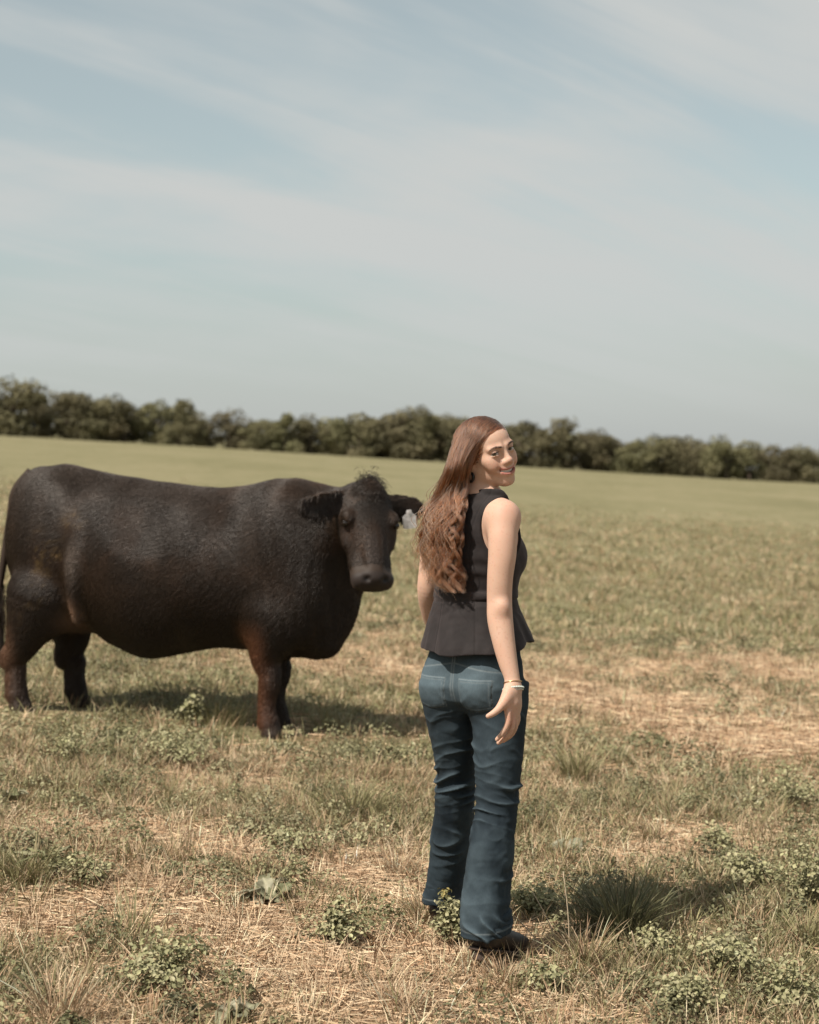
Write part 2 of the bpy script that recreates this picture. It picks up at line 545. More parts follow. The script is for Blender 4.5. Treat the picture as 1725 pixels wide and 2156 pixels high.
bark.set('Base Color', bark.ramp(bark.noise(6, 4, 0.6, None, (1, 1, 0.2)), [(0.3, (0.06, 0.045, 0.035)), (0.7, (0.16, 0.125, 0.095))]))
bark.bump(bark.noise(12, 4, 0.6, None, (1, 1, 0.15)), 0.8, 0.05)

def leaf_quads(c, n, size, rs):
    """small two-triangle leaf sprays at points c with rough facing n"""
    k = len(c)
    u = rs.normal(size=(k, 3)); n = n + 0.65 * rs.normal(size=(k, 3))
    n /= np.linalg.norm(n, axis=1)[:, None]
    u -= (u * n).sum(1)[:, None] * n; u /= np.linalg.norm(u, axis=1)[:, None]
    w = np.cross(n, u)
    s = (size * (0.6 + 0.8 * rs.random(k)))[:, None]
    a = c - u * s; b = c + w * s * 0.55 + n * s * 0.18; d = c + u * s; e = c - w * s * 0.55 + n * s * 0.18
    v = np.stack([a, b, d, e], 1).reshape(-1, 3)
    q = np.arange(4 * k).reshape(-1, 4)
    return v, q
def make_tree(seed, wide, kind):
    """a tree one unit high: trunk with limbs, and a crown of leaf sprays in uneven clumps"""
    rs = np.random.default_rng(seed)
    parts = []
    th = 0.5
    tp = np.array([[0, 0, -0.03], [0.01 * rs.normal(), 0.01 * rs.normal(), 0.2], [0.03 * rs.normal(), 0.03 * rs.normal(), th], [0.05 * rs.normal(), 0.05 * rs.normal(), 0.8]])
    parts.append(tube(catmull(tp, 10), np.linspace(0.035, 0.008, 10), 7))
    lobes = []
    nl = rs.integers(10, 15)
    for k in range(nl):
        a = rs.random() * 2 * np.pi
        z = 0.05 + 0.84 * (k + rs.random()) / nl
        rad = wide * 0.5 * (0.95 * np.sin(np.pi * min(max((z + 0.28) / 1.34, 0), 1)) ** 0.6 if kind == 0 else (1.05 - z) ** 0.7)
        rr = rad * (0.35 + 0.5 * rs.random())
        c = np.array([math.cos(a) * rr, math.sin(a) * rr, z])
        s = 0.11 + 0.15 * rs.random()
        lobes.append((c, np.array([s * wide * (0.9 + 0.5 * rs.random()), s * wide * (0.9 + 0.5 * rs.random()), s * (0.75 + 0.4 * rs.random())])))
        if k % 2 == 0:
            st = tp[2] * min(z / th, 1) * 0.8
            parts.append(tube(catmull(np.array([st, (st + c) / 2 + [0, 0, 0.02], c]), 6), np.linspace(0.014, 0.004, 6), 5))
    trunk = merge(parts)
    vs, qs, o = [], [], 0
    for c, r in lobes:
        k = int(3600 / nl)
        dirs = rs.normal(size=(k, 3)); dirs /= np.linalg.norm(dirs, axis=1)[:, None]
        rad = 1 - 0.45 * rs.random(k) ** 2.2
        bump = 1 + 0.28 * vnoise(dirs * 2.3 + c * 9, seed)
        pts = c + dirs * r * (rad * bump)[:, None]
        pts[:, 2] = np.maximum(pts[:, 2], 0.01)
        v, q = leaf_quads(pts, dirs, 0.032, rs)
        vs.append(v); qs.append(q + o); o += len(v)
    return trunk, (np.concatenate(vs), np.concatenate(qs))
if want('trees'):
    protos = []
    for k in range(9):
        tr, cr = make_tree(100 + k, [1.05, 0.85, 1.25, 0.75, 1.0, 1.35, 0.9, 0.7, 1.1][k], 1 if k in (3, 7) else 0)
        t_ob = mk_mesh('trunk', tr[0], tr[1], bark.m); c_ob = mk_mesh('crown', cr[0], cr[1], crown_mat, False)
        protos.append((t_ob.data, c_ob.data))
        bpy.data.objects.remove(t_ob); bpy.data.objects.remove(c_ob)
    # front row: picture x of the trunk, picture y of the top, form, how it reads
    front = [(-75, 806, 5, ''), (22, 800, 0, 'tall broad dark'), (140, 822, 2, 'wide dark round'), (208, 838, 6, 'smaller olive'), (262, 840, 4, 'olive'), (332, 845, 1, 'narrow-topped tall olive'),
             (378, 838, 7, 'slim pointed'), (400, 872, 4, 'low rounded'), (420, 878, 5, 'low spreading'), (482, 866, 0, 'dark domed'), (545, 884, 2, 'low wide'), (574, 886, 8, 'low dark'), (598, 872, 3, 'small upright'), (655, 880, 4, 'pale olive'),
             (705, 878, 6, 'olive grey'), (755, 873, 8, 'dark-based'), (805, 876, 1, 'pale upright'), (858, 864, 0, 'broad'), (905, 866, 4, 'rounded'), (960, 876, 2, ''), (1020, 884, 6, ''),
             (1085, 888, 5, 'olive broad'), (1160, 884, 8, 'largest dark domed'), (1232, 908, 2, 'low olive'), (1280, 912, 4, 'small rounded'), (1330, 925, 5, 'low spreading pale'),
             (1385, 920, 0, 'round-topped'), (1432, 916, 6, 'upright olive'), (1480, 930, 2, 'low wide'), (1530, 925, 4, 'mid olive'), (1580, 932, 8, 'dark-footed'), (1632, 938, 5, 'low broad'),
             (1685, 942, 0, 'rounded olive'), (1735, 945, 2, ''), (1800, 950, 4, ''), (-150, 800, 8, '')]
    back = [(40, 815, 5), (80, 826, 3), (110, 832, 8), (395, 876, 5), (175, 830, 0), (240, 846, 5), (300, 850, 2), (430, 880, 1), (520, 880, 4), (570, 886, 8), (630, 882, 0), (680, 884, 5), (730, 880, 2), (785, 876, 5),
            (830, 872, 8), (885, 868, 2), (935, 874, 0), (990, 880, 5), (1050, 886, 2), (1120, 892, 4), (1200, 905, 0), (1258, 914, 5), (1305, 922, 8), (1360, 922, 2), (1410, 922, 5),
            (1456, 924, 0), (1506, 930, 8), (1556, 932, 2), (1608, 938, 0), (1660, 942, 8), (1710, 946, 5)]
    ords = ['first', 'second', 'third', 'fourth', 'fifth', 'sixth', 'seventh', 'eighth', 'ninth', 'tenth', 'eleventh', 'twelfth', 'thirteenth', 'fourteenth', 'fifteenth',
            'sixteenth', 'seventeenth', 'eighteenth', 'nineteenth', 'twentieth', 'twenty-first', 'twenty-second', 'twenty-third', 'twenty-fourth', 'twenty-fifth', 'twenty-sixth',
            'twenty-seventh', 'twenty-eighth', 'twenty-ninth', 'thirtieth', 'thirty-first', 'thirty-second', 'thirty-third', 'thirty-fourth', 'thirty-fifth']
    def plant_tree(px, top, form, d, label, group):
        x = (px - PX0) / FPX * d
        z = float(gh(x, d))
        H = (CAM_H - (top - PY0) / FPX * d - z)
        e = empty('field_edge_tree', (x, d, z))
        e.rotation_euler = (0, 0, rng.random() * 6.28)
        sx = H * (1.1 + 0.35 * rng.random())
        e.scale = (sx, sx, H)
        tag(e, label, 'tree', group)
        for nm, me in (('trunk', protos[form][0]), ('crown', protos[form][1])):
            o = bpy.data.objects.new(nm, me); COL.objects.link(o); o.parent = e
    fr = sorted(front)
    k = 0
    for px, top, form, look in fr:
        d = 272 + 9 * rng.random()
        if px < -40: lab = 'tree beyond the left edge of the treeline, %s' % ('farther out' if px < -100 else 'next to the edge')
        elif px > 1725: lab = 'tree beyond the right edge of the treeline, %s' % ('farther out' if px > 1780 else 'next to the edge')
        else:
            lab = '%s tree, %s from the left in the front of the far treeline' % (look or 'half-hidden olive', ords[k]); k += 1
        plant_tree(px, top, form, d, lab, 'trees along the far edge of the field')
    for k in range(13):                                            # the treeline goes on outside the picture
        for s, lab in ((-1, 'tree of the far treeline beyond the left edge of the picture'), (1, 'tree of the far treeline beyond the right edge of the picture')):
            px = -215 - 62 * k if s < 0 else 1860 + 62 * k
            plant_tree(px, 800 - 2 * k + 6 * (k % 3) if s < 0 else 953 + 3.2 * k - 6 * (k % 3), [0, 5, 2, 8, 4][k % 5], 274 + 9 * rng.random(), lab + ', %s from it' % ords[k + 2], 'treeline beyond the %s edge' % ('left' if s < 0 else 'right'))
    for k, (px, top, form) in enumerate(back):
        plant_tree(px, top + 6, form, 288 + 10 * rng.random(), 'tree top showing behind the front trees, %s from the left of the back row' % ords[k], 'back row of the far treeline')
# ------------------------------------------------------------------ grass, straw, weeds
def plant_mat(name, rough=0.65, spec=0.25, trans=0.0):
    m = Mat(name, rough, spec)
    m.set('Base Color', m.attr())
    if trans:
        # thin leaves let some light through
        tr = m.new('ShaderNodeBsdfTranslucent'); m.link(m.attr(), tr.inputs['Color'])
        mx = m.new('ShaderNodeMixShader'); mx.inputs[0].default_value = trans
        m.link(m.b.outputs[0], mx.inputs[1]); m.link(tr.outputs[0], mx.inputs[2])
        m.link(mx.outputs[0], m.n['Material Output'].inputs['Surface'])
    return m.m
blade_mat = plant_mat('grass_blade', 0.6, 0.25, 0.25)
straw_mat = plant_mat('straw', 0.7, 0.25)
leaf_mat_ = plant_mat('weed_leaf', 0.6, 0.3, 0.2)
def blades(base, az, L, lean, curve, w, col, rs, seg=3, twist=None):
    """tapered blades: base (n,3), azimuth, length, lean 0..1, curve, width"""
    n = len(base)
    dx = np.stack([np.cos(az), np.sin(az), np.zeros(n)], 1)
    tw = az + np.pi / 2 + (rs.normal(size=n) * .5 if twist is None else twist)
    wv = np.stack([np.cos(tw), np.sin(tw), .25 * rs.normal(size=n)], 1)
    V = []
    up = np.sqrt(np.maximum(1 - lean ** 2, 0))
    for k in range(seg + 1):
        t = k / seg
        P = base + dx * (L * (lean * t + curve * t * t))[:, None]
        P[:, 2] += L * (up * t - .55 * curve * t * t)
        hw = w * .5 * (1 - .35 * t) if k < seg else 0
        if k < seg:
            V += [P - wv * hw[:, None], P + wv * hw[:, None]]
        else:
            V.append(P)
    V = np.stack(V, 1)
    m = V.shape[1]
    o = (np.arange(n) * m)[:, None]
    q = np.concatenate([o + np.array([2 * k, 2 * k + 1, 2 * k + 3, 2 * k + 2]) for k in range(seg - 1)]) if seg > 1 else np.zeros((0, 4), int)
    t3 = o + np.array([2 * seg - 2, 2 * seg - 1, 2 * seg])
    C = np.repeat(col, m, 0)
    return V.reshape(-1, 3), q, t3, C
def straws(c, az, L, tilt, bow, w, col, rs):
    """cut stems lying about: thin three-sided bars with a slight bow"""
    n = len(c)
    dx = np.stack([np.cos(az) * np.cos(tilt), np.sin(az) * np.cos(tilt), np.sin(tilt)], 1)
    sx = np.stack([-np.sin(az), np.cos(az), np.zeros(n)], 1)
    V = []
    for t in (-.5, 0.0, .5):
        P = c + dx * (L * t)[:, None] + sx * (bow * L * (.25 - t * t))[:, None]
        V += [P - sx * (w * .5)[:, None], P + sx * (w * .5)[:, None], P + np.array([0, 0, 1]) * (w * .8)[:, None]]
    V = np.stack(V, 1); o = (np.arange(n) * 9)[:, None]
    q = np.concatenate([o + np.array(x) for x in ((0, 3, 5, 2), (1, 2, 5, 4), (3, 6, 8, 5), (4, 5, 8, 7))])
    return V.reshape(-1, 3), q, None, np.repeat(col, 9, 0)
def leaflets(c, nrm, size, col, rs, asp=.62):
    """small oval folded leaves"""
    n = len(c)
    u = rs.normal(size=(n, 3)); nrm = nrm / np.linalg.norm(nrm, axis=1)[:, None]
    u -= (u * nrm).sum(1)[:, None] * nrm; u /= np.linalg.norm(u, axis=1)[:, None]
    wv = np.cross(nrm, u); s = size[:, None]
    a = c - u * s * .5; d = c + u * s * .5
    b1 = c - u * s * .12 + wv * s * .5 * asp + nrm * s * .14; b2 = c + u * s * .25 + wv * s * .42 * asp + nrm * s * .10
    e1 = c - u * s * .12 - wv * s * .5 * asp + nrm * s * .14; e2 = c + u * s * .25 - wv * s * .42 * asp + nrm * s * .10
    V = np.stack([a, b1, b2, d, e2, e1], 1); o = (np.arange(n) * 6)[:, None]
    q = np.concatenate([o + np.array([0, 3, 2, 1]), o + np.array([0, 5, 4, 3])])
    return V.reshape(-1, 3), q, None, np.repeat(col, 6, 0)
def join(parts):
    V, Q, T, C, o = [], [], [], [], 0
    for v, q, t, c in parts:
        V.append(v); C.append(c)
        if q is not None and len(q): Q.append(q + o)
        if t is not None: T.append(t + o)
        o += len(v)
    F = [np.concatenate(x) for x in (Q, T) if x]
    return np.concatenate(V), F, np.concatenate(C)
def hues(n, stops, rs, jit=.22):
    """random colours picked between a few natural ones"""
    s = np.array(stops); k = rs.integers(0, len(s), n); k2 = rs.integers(0, len(s), n); t = rs.random((n, 1))
    return 1.10 * (s[k] * (1 - t) + s[k2] * t) * (1 + jit * rs.normal(size=(n, 1))).clip(.5, 1.6)
C_GREEN = [(.190, .172, .082), (.240, .212, .110), (.155, .144, .064), (.300, .245, .140)]
C_CLOV = [(.160, .154, .078), (.205, .192, .104), (.260, .235, .140)]
C_DRY = [(.42, .310, .200), (.50, .385, .260), (.34, .225, .135), (.28, .175, .105)]
C_STRAW = [(.48, .350, .220), (.56, .430, .290), (.38, .250, .150), (.30, .175, .100), (.44, .320, .210)]
def spread(n, y0, y1, rs, fn, side=.7):
    """random places between two depths, kept with probability fn"""
    out = np.zeros((0, 2))
    while len(out) < n:
        m = n * 3
        y = np.sqrt(rs.random(m) * (y1 * y1 - y0 * y0) + y0 * y0)
        x = (rs.random(m) * 2 - 1) * (.34 * y + side + .6)
        trod = np.ones(m)
        for hx, hy in HOOVES: trod = trod * sstep(.04, .30, np.hypot(x - hx, y - hy + .10))
        k = rs.random(m) < fn(x, y) * trod * sstep(.34 * y + side + .6, .24 * y + side * .5, np.abs(x))
        out = np.concatenate([out, np.stack([x[k], y[k]], 1)])
    return out[:n]
HOOVES = [ground_at(*q)[:2] for q in ((563, 1545), (590, 1530), (33, 1495), (157, 1492))]      # where the cow has trodden the grass
def on_ground(xy, dz=0.0):
    return np.concatenate([xy, (gh(xy[:, 0], xy[:, 1]) + dz)[:, None]], 1)
if want('plants'):
    rs = np.random.default_rng(77)
    P_g = lambda x, y: np.clip(green(x, y) * 1.25 - .15, .03, 1)
    P_s = lambda x, y: np.clip(1.15 - green(x, y), .10, 1)
    def tufts(nt, per, y0, y1, r, Lm, wm, cols, fn, lean=(.12, .5), mixed=.28):
        c = spread(nt, y0, y1, rs, fn)
        k = np.repeat(np.arange(nt), per); n = len(k)
        off = rs.normal(size=(n, 2)) * r * (.5 + rs.random(nt)[k])[:, None]
        b = on_ground(c[k] + off, -.004)
        az = np.arctan2(off[:, 1], off[:, 0]) + .6 * rs.normal(size=n)
        sc = (.55 + .8 * rs.random(nt))[k]
        tc = hues(nt, cols, rs, .18)[k] * (1 + .16 * rs.normal(size=(n, 1)))
        dead = rs.random(n) < mixed
        tc[dead] = hues(dead.sum(), C_DRY, rs)
        return blades(b, az, Lm * sc * (.5 + .8 * rs.random(n)), lean[0] + (lean[1] - lean[0]) * rs.random(n), .10 + .35 * rs.random(n), wm * (.7 + .6 * rs.random(n)), tc.clip(.01, .6), rs)
    parts = [tufts(3400, 17, 3.8, 8.2, .030, .095, .0034, C_GREEN, P_g, (.08, .6)), tufts(2600, 13, 8.0, 14, .045, .095, .0046, C_GREEN, P_g), tufts(3600, 11, 13.5, 26, .09, .09, .008, C_GREEN, P_g), tufts(3600, 9, 24, 70, .2, .08, .016, C_GREEN, lambda x, y: P_g(x, y) * sstep(72, 22, y) ** 2)]
    v, f, c = join(parts)
    tag(mk_mesh('grass', v, f, blade_mat, False, c), 'short olive green grass growing in patches over the field', 'grass', None, 'stuff')
    parts = [tufts(4800, 10, 3.8, 8.4, .032, .085, .0026, C_DRY, lambda x, y: np.clip(1.0 - .55 * green(x, y), .2, 1), (.05, .75), 0), tufts(2600, 9, 8.2, 15, .05, .09, .0036, C_DRY, P_s, (.05, .6), 0), tufts(2600, 9, 14, 55, .12, .09, .009, C_DRY, lambda x, y: np.clip(P_s(x, y) + .25, 0, 1) * sstep(56, 14, y), (.05, .5))]
    v, f, c = join(parts)
    tag(mk_mesh('dry_grass', v, f, straw_mat, False, c), 'dead tan grass and cut stubble standing between the green', 'dry grass', None, 'stuff')
    def litter(n, y0, y1, Lm, wm, fn):
        xy = spread(n, y0, y1, rs, fn)
        h = np.abs(rs.normal(size=n)) * .007 + .003
        lay = noise2(xy[:, 0], xy[:, 1], 1.6, 61, 2) * 2.2
        return straws(on_ground(xy, h), lay + .9 * rs.normal(size=n), Lm * (.35 + 1.1 * rs.random(n)), .11 * rs.normal(size=n), .25 * rs.normal(size=n), wm * (.6 + .8 * rs.random(n)), hues(n, C_STRAW, rs).clip(.02, .7), rs)
    v, f, c = join([litter(40000, 3.8, 8.4, .10, .0026, lambda x, y: np.clip(1.2 - 1.1 * green(x, y), .14, 1)), litter(20000, 8.2, 16, .11, .0036, P_s)])
    tag(mk_mesh('straw_litter', v, f, straw_mat, False, c), 'pale cut straw lying loose on the ground', 'straw', None, 'stuff')
    nb = 26000
    xy = spread(nb, 3.8, 9.5, rs, lambda x, y: np.full(len(x), .9))
    v, q, _, c = leaflets(on_ground(xy, .004 + .012 * rs.random(nb)), np.array([0, 0, 1.0]) + .6 * rs.normal(size=(nb, 3)), .014 * (.5 + rs.random(nb)), hues(nb, [(.20, .115, .065), (.13, .075, .042), (.30, .20, .125)], rs), rs, .45)
    tag(mk_mesh('leaf_litter', v, q, straw_mat, False, c), 'crumbled brown dead leaves between the straw', 'leaf litter', None, 'stuff')
    def clover(nc, per, y0, y1, r, hh, s0, fn):
        cc = spread(nc, y0, y1, rs, fn)
        k = np.repeat(np.arange(nc), per); n = len(k)
        rad = (r * (.5 + rs.random(nc)))[k]
        a = rs.random(n) * 6.283; q = np.sqrt(rs.random(n))
        off = np.stack([np.cos(a), np.sin(a)], 1) * (q * rad)[:, None]
        top = (hh * (.45 + .9 * rs.random(nc)))[k] * (1 - .75 * q * q)
        h = top * (.35 + .65 * rs.random(n) ** .6)
        b = on_ground(cc[k] + off, h)
        nn = np.stack([off[:, 0] / rad * .7, off[:, 1] / rad * .7, np.ones(n)], 1) + .45 * rs.normal(size=(n, 3))
        col = hues(nc, C_CLOV, rs, .2)[k] * (1 + .2 * rs.normal(size=(n, 1)))
        return leaflets(b, nn, s0 * (.6 + .8 * rs.random(n)), col.clip(.015, .5), rs)
    v, f, c = join([clover(1050, 46, 3.8, 8.4, .075, .055, .013, P_g), clover(240, 170, 3.8, 8.6, .095, .11, .0150, lambda x, y: np.clip(P_g(x, y) + .12, 0, 1)), clover(260, 110, 8.4, 15, .13, .10, .020, P_g), clover(1100, 40, 8.2, 15, .11, .06, .018, P_g), clover(1700, 24, 14.5, 60, .24, .05, .034, lambda x, y: P_g(x, y) * sstep(62, 14, y) ** 2)])
    tag(mk_mesh('ground_cover', v, f, leaf_mat_, False, c), 'low clover-like ground cover in mats over the field', 'ground cover', None, 'stuff')

    # ---- single plants one can point at
    def herb(px, py, wpx, hpx, label, cols=C_CLOV, n=520, ls=.0145, grp='leafy weed clumps in the foreground'):
        """a bushy leafy weed: branching stems with small leaves all round"""
        p = ground_at(px, py); s = p[1] / FPX
        Wd, Ht = wpx * s * .5, hpx * s
        e = empty('leafy_weed', p)
        tag(e, label, 'weed', grp)
        ns = 18; n = int(n * 1.75)
        sv = []
        a = rs.random(ns) * 6.283; q = np.sqrt(rs.random(ns)); hs = Ht * (1 - .55 * q * q) * (.7 + .4 * rs.random(ns))
        tips = np.stack([np.cos(a) * q * Wd, np.sin(a) * q * Wd, hs], 1)
        for t in tips:
            m = np.array([t[0] * .45, t[1] * .45, t[2] * .6])
            sv.append(tube(catmull(np.array([[t[0] * .08, t[1] * .08, -.01], m, t]), 6), np.linspace(.0020, .0008, 6), 4, False))
        st = merge(sv)
        mk_mesh('stems', st[0], st[1], blade_mat, True, np.repeat([[.10, .105, .05]], len(st[0]), 0), e)
        k = rs.integers(0, ns, n); t = .25 + .8 * rs.random(n) ** .7
        c = tips[k] * np.stack([t ** 1.2, t ** 1.2, np.minimum(t, 1.02)], 1) + rs.normal(size=(n, 3)) * np.array([.022, .022, .012]) * (Wd / .1) ** .5
        c[:, 2] = np.maximum(c[:, 2], .004)
        nn = np.stack([c[:, 0] / Wd * .6, c[:, 1] / Wd * .6, np.ones(n)], 1) + .5 * rs.normal(size=(n, 3))
        col = hues(n, cols, rs, .22) * 1.35
        v, qd, _, cl3 = leaflets(c, nn, ls * (.6 + .8 * rs.random(n)), col.clip(.01, .5), rs, .72)
        o = mk_mesh('leaves', v, qd, leaf_mat_, False, cl3, e); o['kind'] = 'stuff'
        return e
    def tuft(px, py, wpx, hpx, label, cols=C_GREEN, n=150, w=.0040, grp='grass tufts in the foreground'):
        p = ground_at(px, py); s = p[1] / FPX
        Wd, Ht = wpx * s * .5, hpx * s
        off = rs.normal(size=(n, 2)) * Wd * .30
        b = np.concatenate([off, np.full((n, 1), -.006)], 1)
        az = np.arctan2(off[:, 1], off[:, 0]) + .45 * rs.normal(size=n)
        v, q, t, c = blades(b, az, Ht * 1.25 * (.5 + .6 * rs.random(n)), .08 + .42 * rs.random(n), .12 + .42 * rs.random(n), w * (.7 + .6 * rs.random(n)), hues(n, cols, rs).clip(.012, .5), rs, 5)
        o = mk_mesh('grass_tuft', v, [q, t], blade_mat, False, c); o.location = p
        return tag(o, label, 'grass tuft', grp)
    def big_leaf(L, Wd, arch, lobes, cols):
        """one broad leaf, midrib along +x, curling down to its tip; 10 x 5 grid"""
        us = np.linspace(0, 1, 10); vs_ = np.linspace(-1, 1, 7)
        U, Vv = np.meshgrid(us, vs_, indexing='ij')
        half = Wd * .5 * np.interp(U, [0, .12, .3, .55, .8, 1], [.10, .22, .75, 1.0, .72, .03]) * (1 + lobes * np.sin(U * 26))
        X = L * (U - .12 * U ** 3); Y = half * Vv
        Z = L * (.62 * U - arch * U * U) + np.abs(Vv) * half * .38 + .007 * np.sin(U * 11 + Vv * 3 + rs.random() * 6) * (.3 + np.abs(Vv))
        P = np.stack([X, Y, Z], -1).reshape(-1, 3)
        i, j = np.meshgrid(np.arange(9), np.arange(6), indexing='ij')
        q = np.stack([i * 7 + j, (i + 1) * 7 + j, (i + 1) * 7 + j + 1, i * 7 + j + 1], -1).reshape(-1, 4)
        c = np.array(cols)[None] * (1 + .12 * rs.normal(size=(70, 1))); rib = np.abs(Vv).reshape(-1) < .1
        c[rib] = c[rib] * 1.35
        return P, q, c
    def rosette(px, py, rpx, n, label, L0, W0, up, cols, lobes=.0):
        p = ground_at(px, py); s = p[1] / FPX
        e = empty('broadleaf_weed', p)
        tag(e, label, 'weed', 'broad-leaved weeds in the foreground')
        for k in range(n):
            L = L0 * (.65 + .55 * rs.random())
            P, q, c = big_leaf(L, W0 * (.6 + .6 * rs.random()), .45 + .75 * rs.random(), lobes, np.array(cols[rs.integers(0, len(cols))]) * (.85 + .3 * rs.random()))
            o = mk_mesh('leaf', P, q, leaf_mat_, True, c.clip(.01, .5), e)
            o.location = (.012 * rs.normal(), .012 * rs.normal(), .002)
            o.rotation_euler = (.35 * rs.normal(), -(up * (.4 + .8 * rs.random())), 6.283 * (k + .5 * rs.random()) / n)
        return e
    rosette(556, 1902, 60, 13, 'broad-leaved weed with upright toothed leaves in bare straw, below the cow', .125, .055, .62, [(.16, .16, .085), (.21, .20, .12), (.27, .25, .17)], .10)
    rosette(112, 1838, 90, 12, 'weed with long lance-shaped leaves near the left edge', .17, .020, .65, [(.16, .16, .075), (.22, .205, .12)])
    rosette(1195, 1800, 80, 9, 'weed with wide flat pale leaves right of the jeans, at calf height', .105, .095, .35, [(.23, .225, .15), (.29, .275, .20), (.17, .165, .08)], .06)
    rosette(500, 2150, 60, 9, 'broad-leaved weed at the bottom edge, left of the middle', .10, .045, .6, [(.20, .19, .12), (.26, .24, .17)], .08)
    rosette(20, 1690, 70, 9, 'weed with wide leaves at the left edge, nearest the cow', .10, .04, .6, [(.16, .16, .08), (.23, .215, .14)])
    herb(365, 1612, 190, 90, 'wide low leafy weed in front of the belly shadow of the cow')
    herb(345, 2072, 210, 105, 'dark leafy weed clump at lower left with grass blades rising from it', n=620)
    herb(712, 1988, 100, 90, 'round leafy weed left of the heel in the straw')
    herb(1122, 1935, 110, 85, 'leafy weed just right of the jeans hem')
    herb(955, 1995, 90, 110, 'pale upright weed between the two boots')
    herb(1580, 1872, 130, 85, 'leafy weed on the right, beyond the dark grass tuft')
    herb(1695, 1915, 130, 150, 'tallest leafy weed at the right edge')
    herb(1668, 1705, 150, 85, 'leafy weed at the right edge, farthest of those there')
    herb(1525, 2062, 170, 110, 'leafy weed at lower right below the dark grass tuft')
    herb(1660, 2130, 170, 100, 'leafy weed in the lower right corner')
    herb(1455, 2150, 160, 95, 'leafy weed at the bottom edge, right of the middle')
    herb(1385, 2020, 110, 60, 'small leafy weed in front of the dark grass tuft')
    herb(1505, 1790, 110, 55, 'small leafy weed in dry straw on the right', n=300)
    herb(1150, 2090, 110, 70, 'low weed in the straw below the boot', n=320)
    herb(135, 1600, 130, 60, 'leafy weed in front of the hind legs of the cow', n=360)
    herb(600, 1590, 60, 30, 'small pale weed at the front hoof of the cow', n=200)
    herb(408, 1530, 40, 70, 'thin sprig standing in the shadow under the cow', n=120, ls=.026)
    herb(862, 1612, 90, 40, 'small weed left of the thigh, in dry grass', n=220)
    herb(180, 1860, 110, 60, 'low weed right of the lance-leaved one', n=320)
    herb(630, 1790, 150, 60, 'low leafy weed among grass left of the knees', n=380)
    tuft(1312, 1968, 190, 115, 'dark grass tuft with arching blades in the shadow of the person', [(.085, .085, .042), (.115, .11, .055), (.15, .135, .075)], 420)  # the shadow is also put into these darker blade colours
    tuft(1215, 1648, 110, 85, 'grass tuft in dry ground right of the thighs', n=200)
    tuft(745, 1722, 170, 85, 'wide grass tuft left of the knees', n=230)
    tuft(275, 1985, 150, 110, 'long thin grass blades leaning over the straw at lower left', n=60, w=.0034)
    tuft(60, 1855, 120, 80, 'grass tuft at the left edge beside the lance-leaved weed', n=150)
    tuft(840, 1845, 110, 60, 'dry grass tuft left of the calf', C_DRY, 120, .0028)
    tuft(1060, 2075, 130, 60, 'dry grass tuft in front of the near boot', C_DRY, 150, .0028)
    tuft(1235, 2030, 120, 90, 'mixed grass tuft right of the near boot', C_DRY + C_GREEN, 120, .0030)
    tuft(130, 2150, 220, 110, 'pale dry stubble tuft in the lower left corner', C_DRY, 190, .0028)
    tuft(860, 2130, 160, 60, 'thin dry tuft at the bottom edge below the person', C_DRY, 110, .0026)
    tuft(460, 1525, 170, 60, 'shaded grass under the belly of the cow', n=260)
    tuft(690, 1535, 120, 45, 'shaded grass in front of the forelegs of the cow', n=160)
    tuft(890, 1940, 120, 80, 'grass tuft at the far boot', C_DRY + C_GREEN, 150, .0030)
    tuft(1010, 2040, 130, 50, 'short dry tuft under the heel of the near boot', C_DRY, 130, .0026)
    tuft(1690, 1990, 120, 70, 'grass tuft at the right edge below the tallest weed', n=130)
    def stalk(pts, label, rad=.0022, col=(.46, .36, .25)):
        """a single dry stem given by picture points of its foot and tip"""
        p = ground_at(*pts[0]); d = p[1]
        P = [np.array([0, 0, -.005])]
        for px, py, dd in pts[1:]:
            P.append(at(px, py, d + dd) - p)
        v, f = tube(catmull(np.array(P), 8), np.linspace(rad, rad * .6, 8), 5)
        o = mk_mesh('dry_stalk', v, f, straw_mat, True, np.repeat([col], len(v), 0)); o.location = p
        return tag(o, label, 'stalk', 'single dry stalks in the foreground')
    stalk([(1200, 2020), (1196, 1920, .0), (1186, 1835, .01)], 'tall pale stalk standing upright right of the jeans')
    stalk([(1150, 2000), (1100, 1945, -.02), (1043, 1894, -.06)], 'stout pale stalk leaning across the jeans hem')
    stalk([(1175, 1995), (1155, 1940, .0), (1120, 1875, .01)], 'thin pale stalk leaning left beside the jeans')
    stalk([(1130, 2040), (1085, 2030, -.02), (1040, 2045, -.05)], 'bent dry stalk in front of the near boot', .0018)
    stalk([(1352, 2045), (1338, 1990, 0), (1330, 1960, 0)], 'short pale stalk below the dark grass tuft')
    stalk([(1395, 1990), (1412, 1960, 0), (1422, 1938, 0)], 'pale stalk tilted right, at the shadow edge')
    stalk([(1380, 1985), (1350, 1955, 0), (1330, 1925, 0)], 'pale stalk tilted left in front of the dark tuft')
    stalk([(640, 2085), (560, 2040, .0), (470, 1990, .02)], 'long straw stalk propped low over the ground, lower left', .0018)
    # a small seed head on a thin stem, before the far leg
    p = ground_at(965, 1975)
    e = empty('seed_head_plant', p); tag(e, 'small yellowish flower head on a thin stem between the boots', 'flower')
    tip = at(938, 1882, p[1] - .02) - p
    v, f = tube(catmull(np.array([[0, 0, -.01], tip * .55 + [.012, 0, 0], tip]), 8), np.linspace(.0016, .0010, 8), 5)
    mk_mesh('stem', v, f, blade_mat, True, np.repeat([[.15, .14, .07]], len(v), 0), e)
    cc = tip + rs.normal(size=(46, 3)) * .010
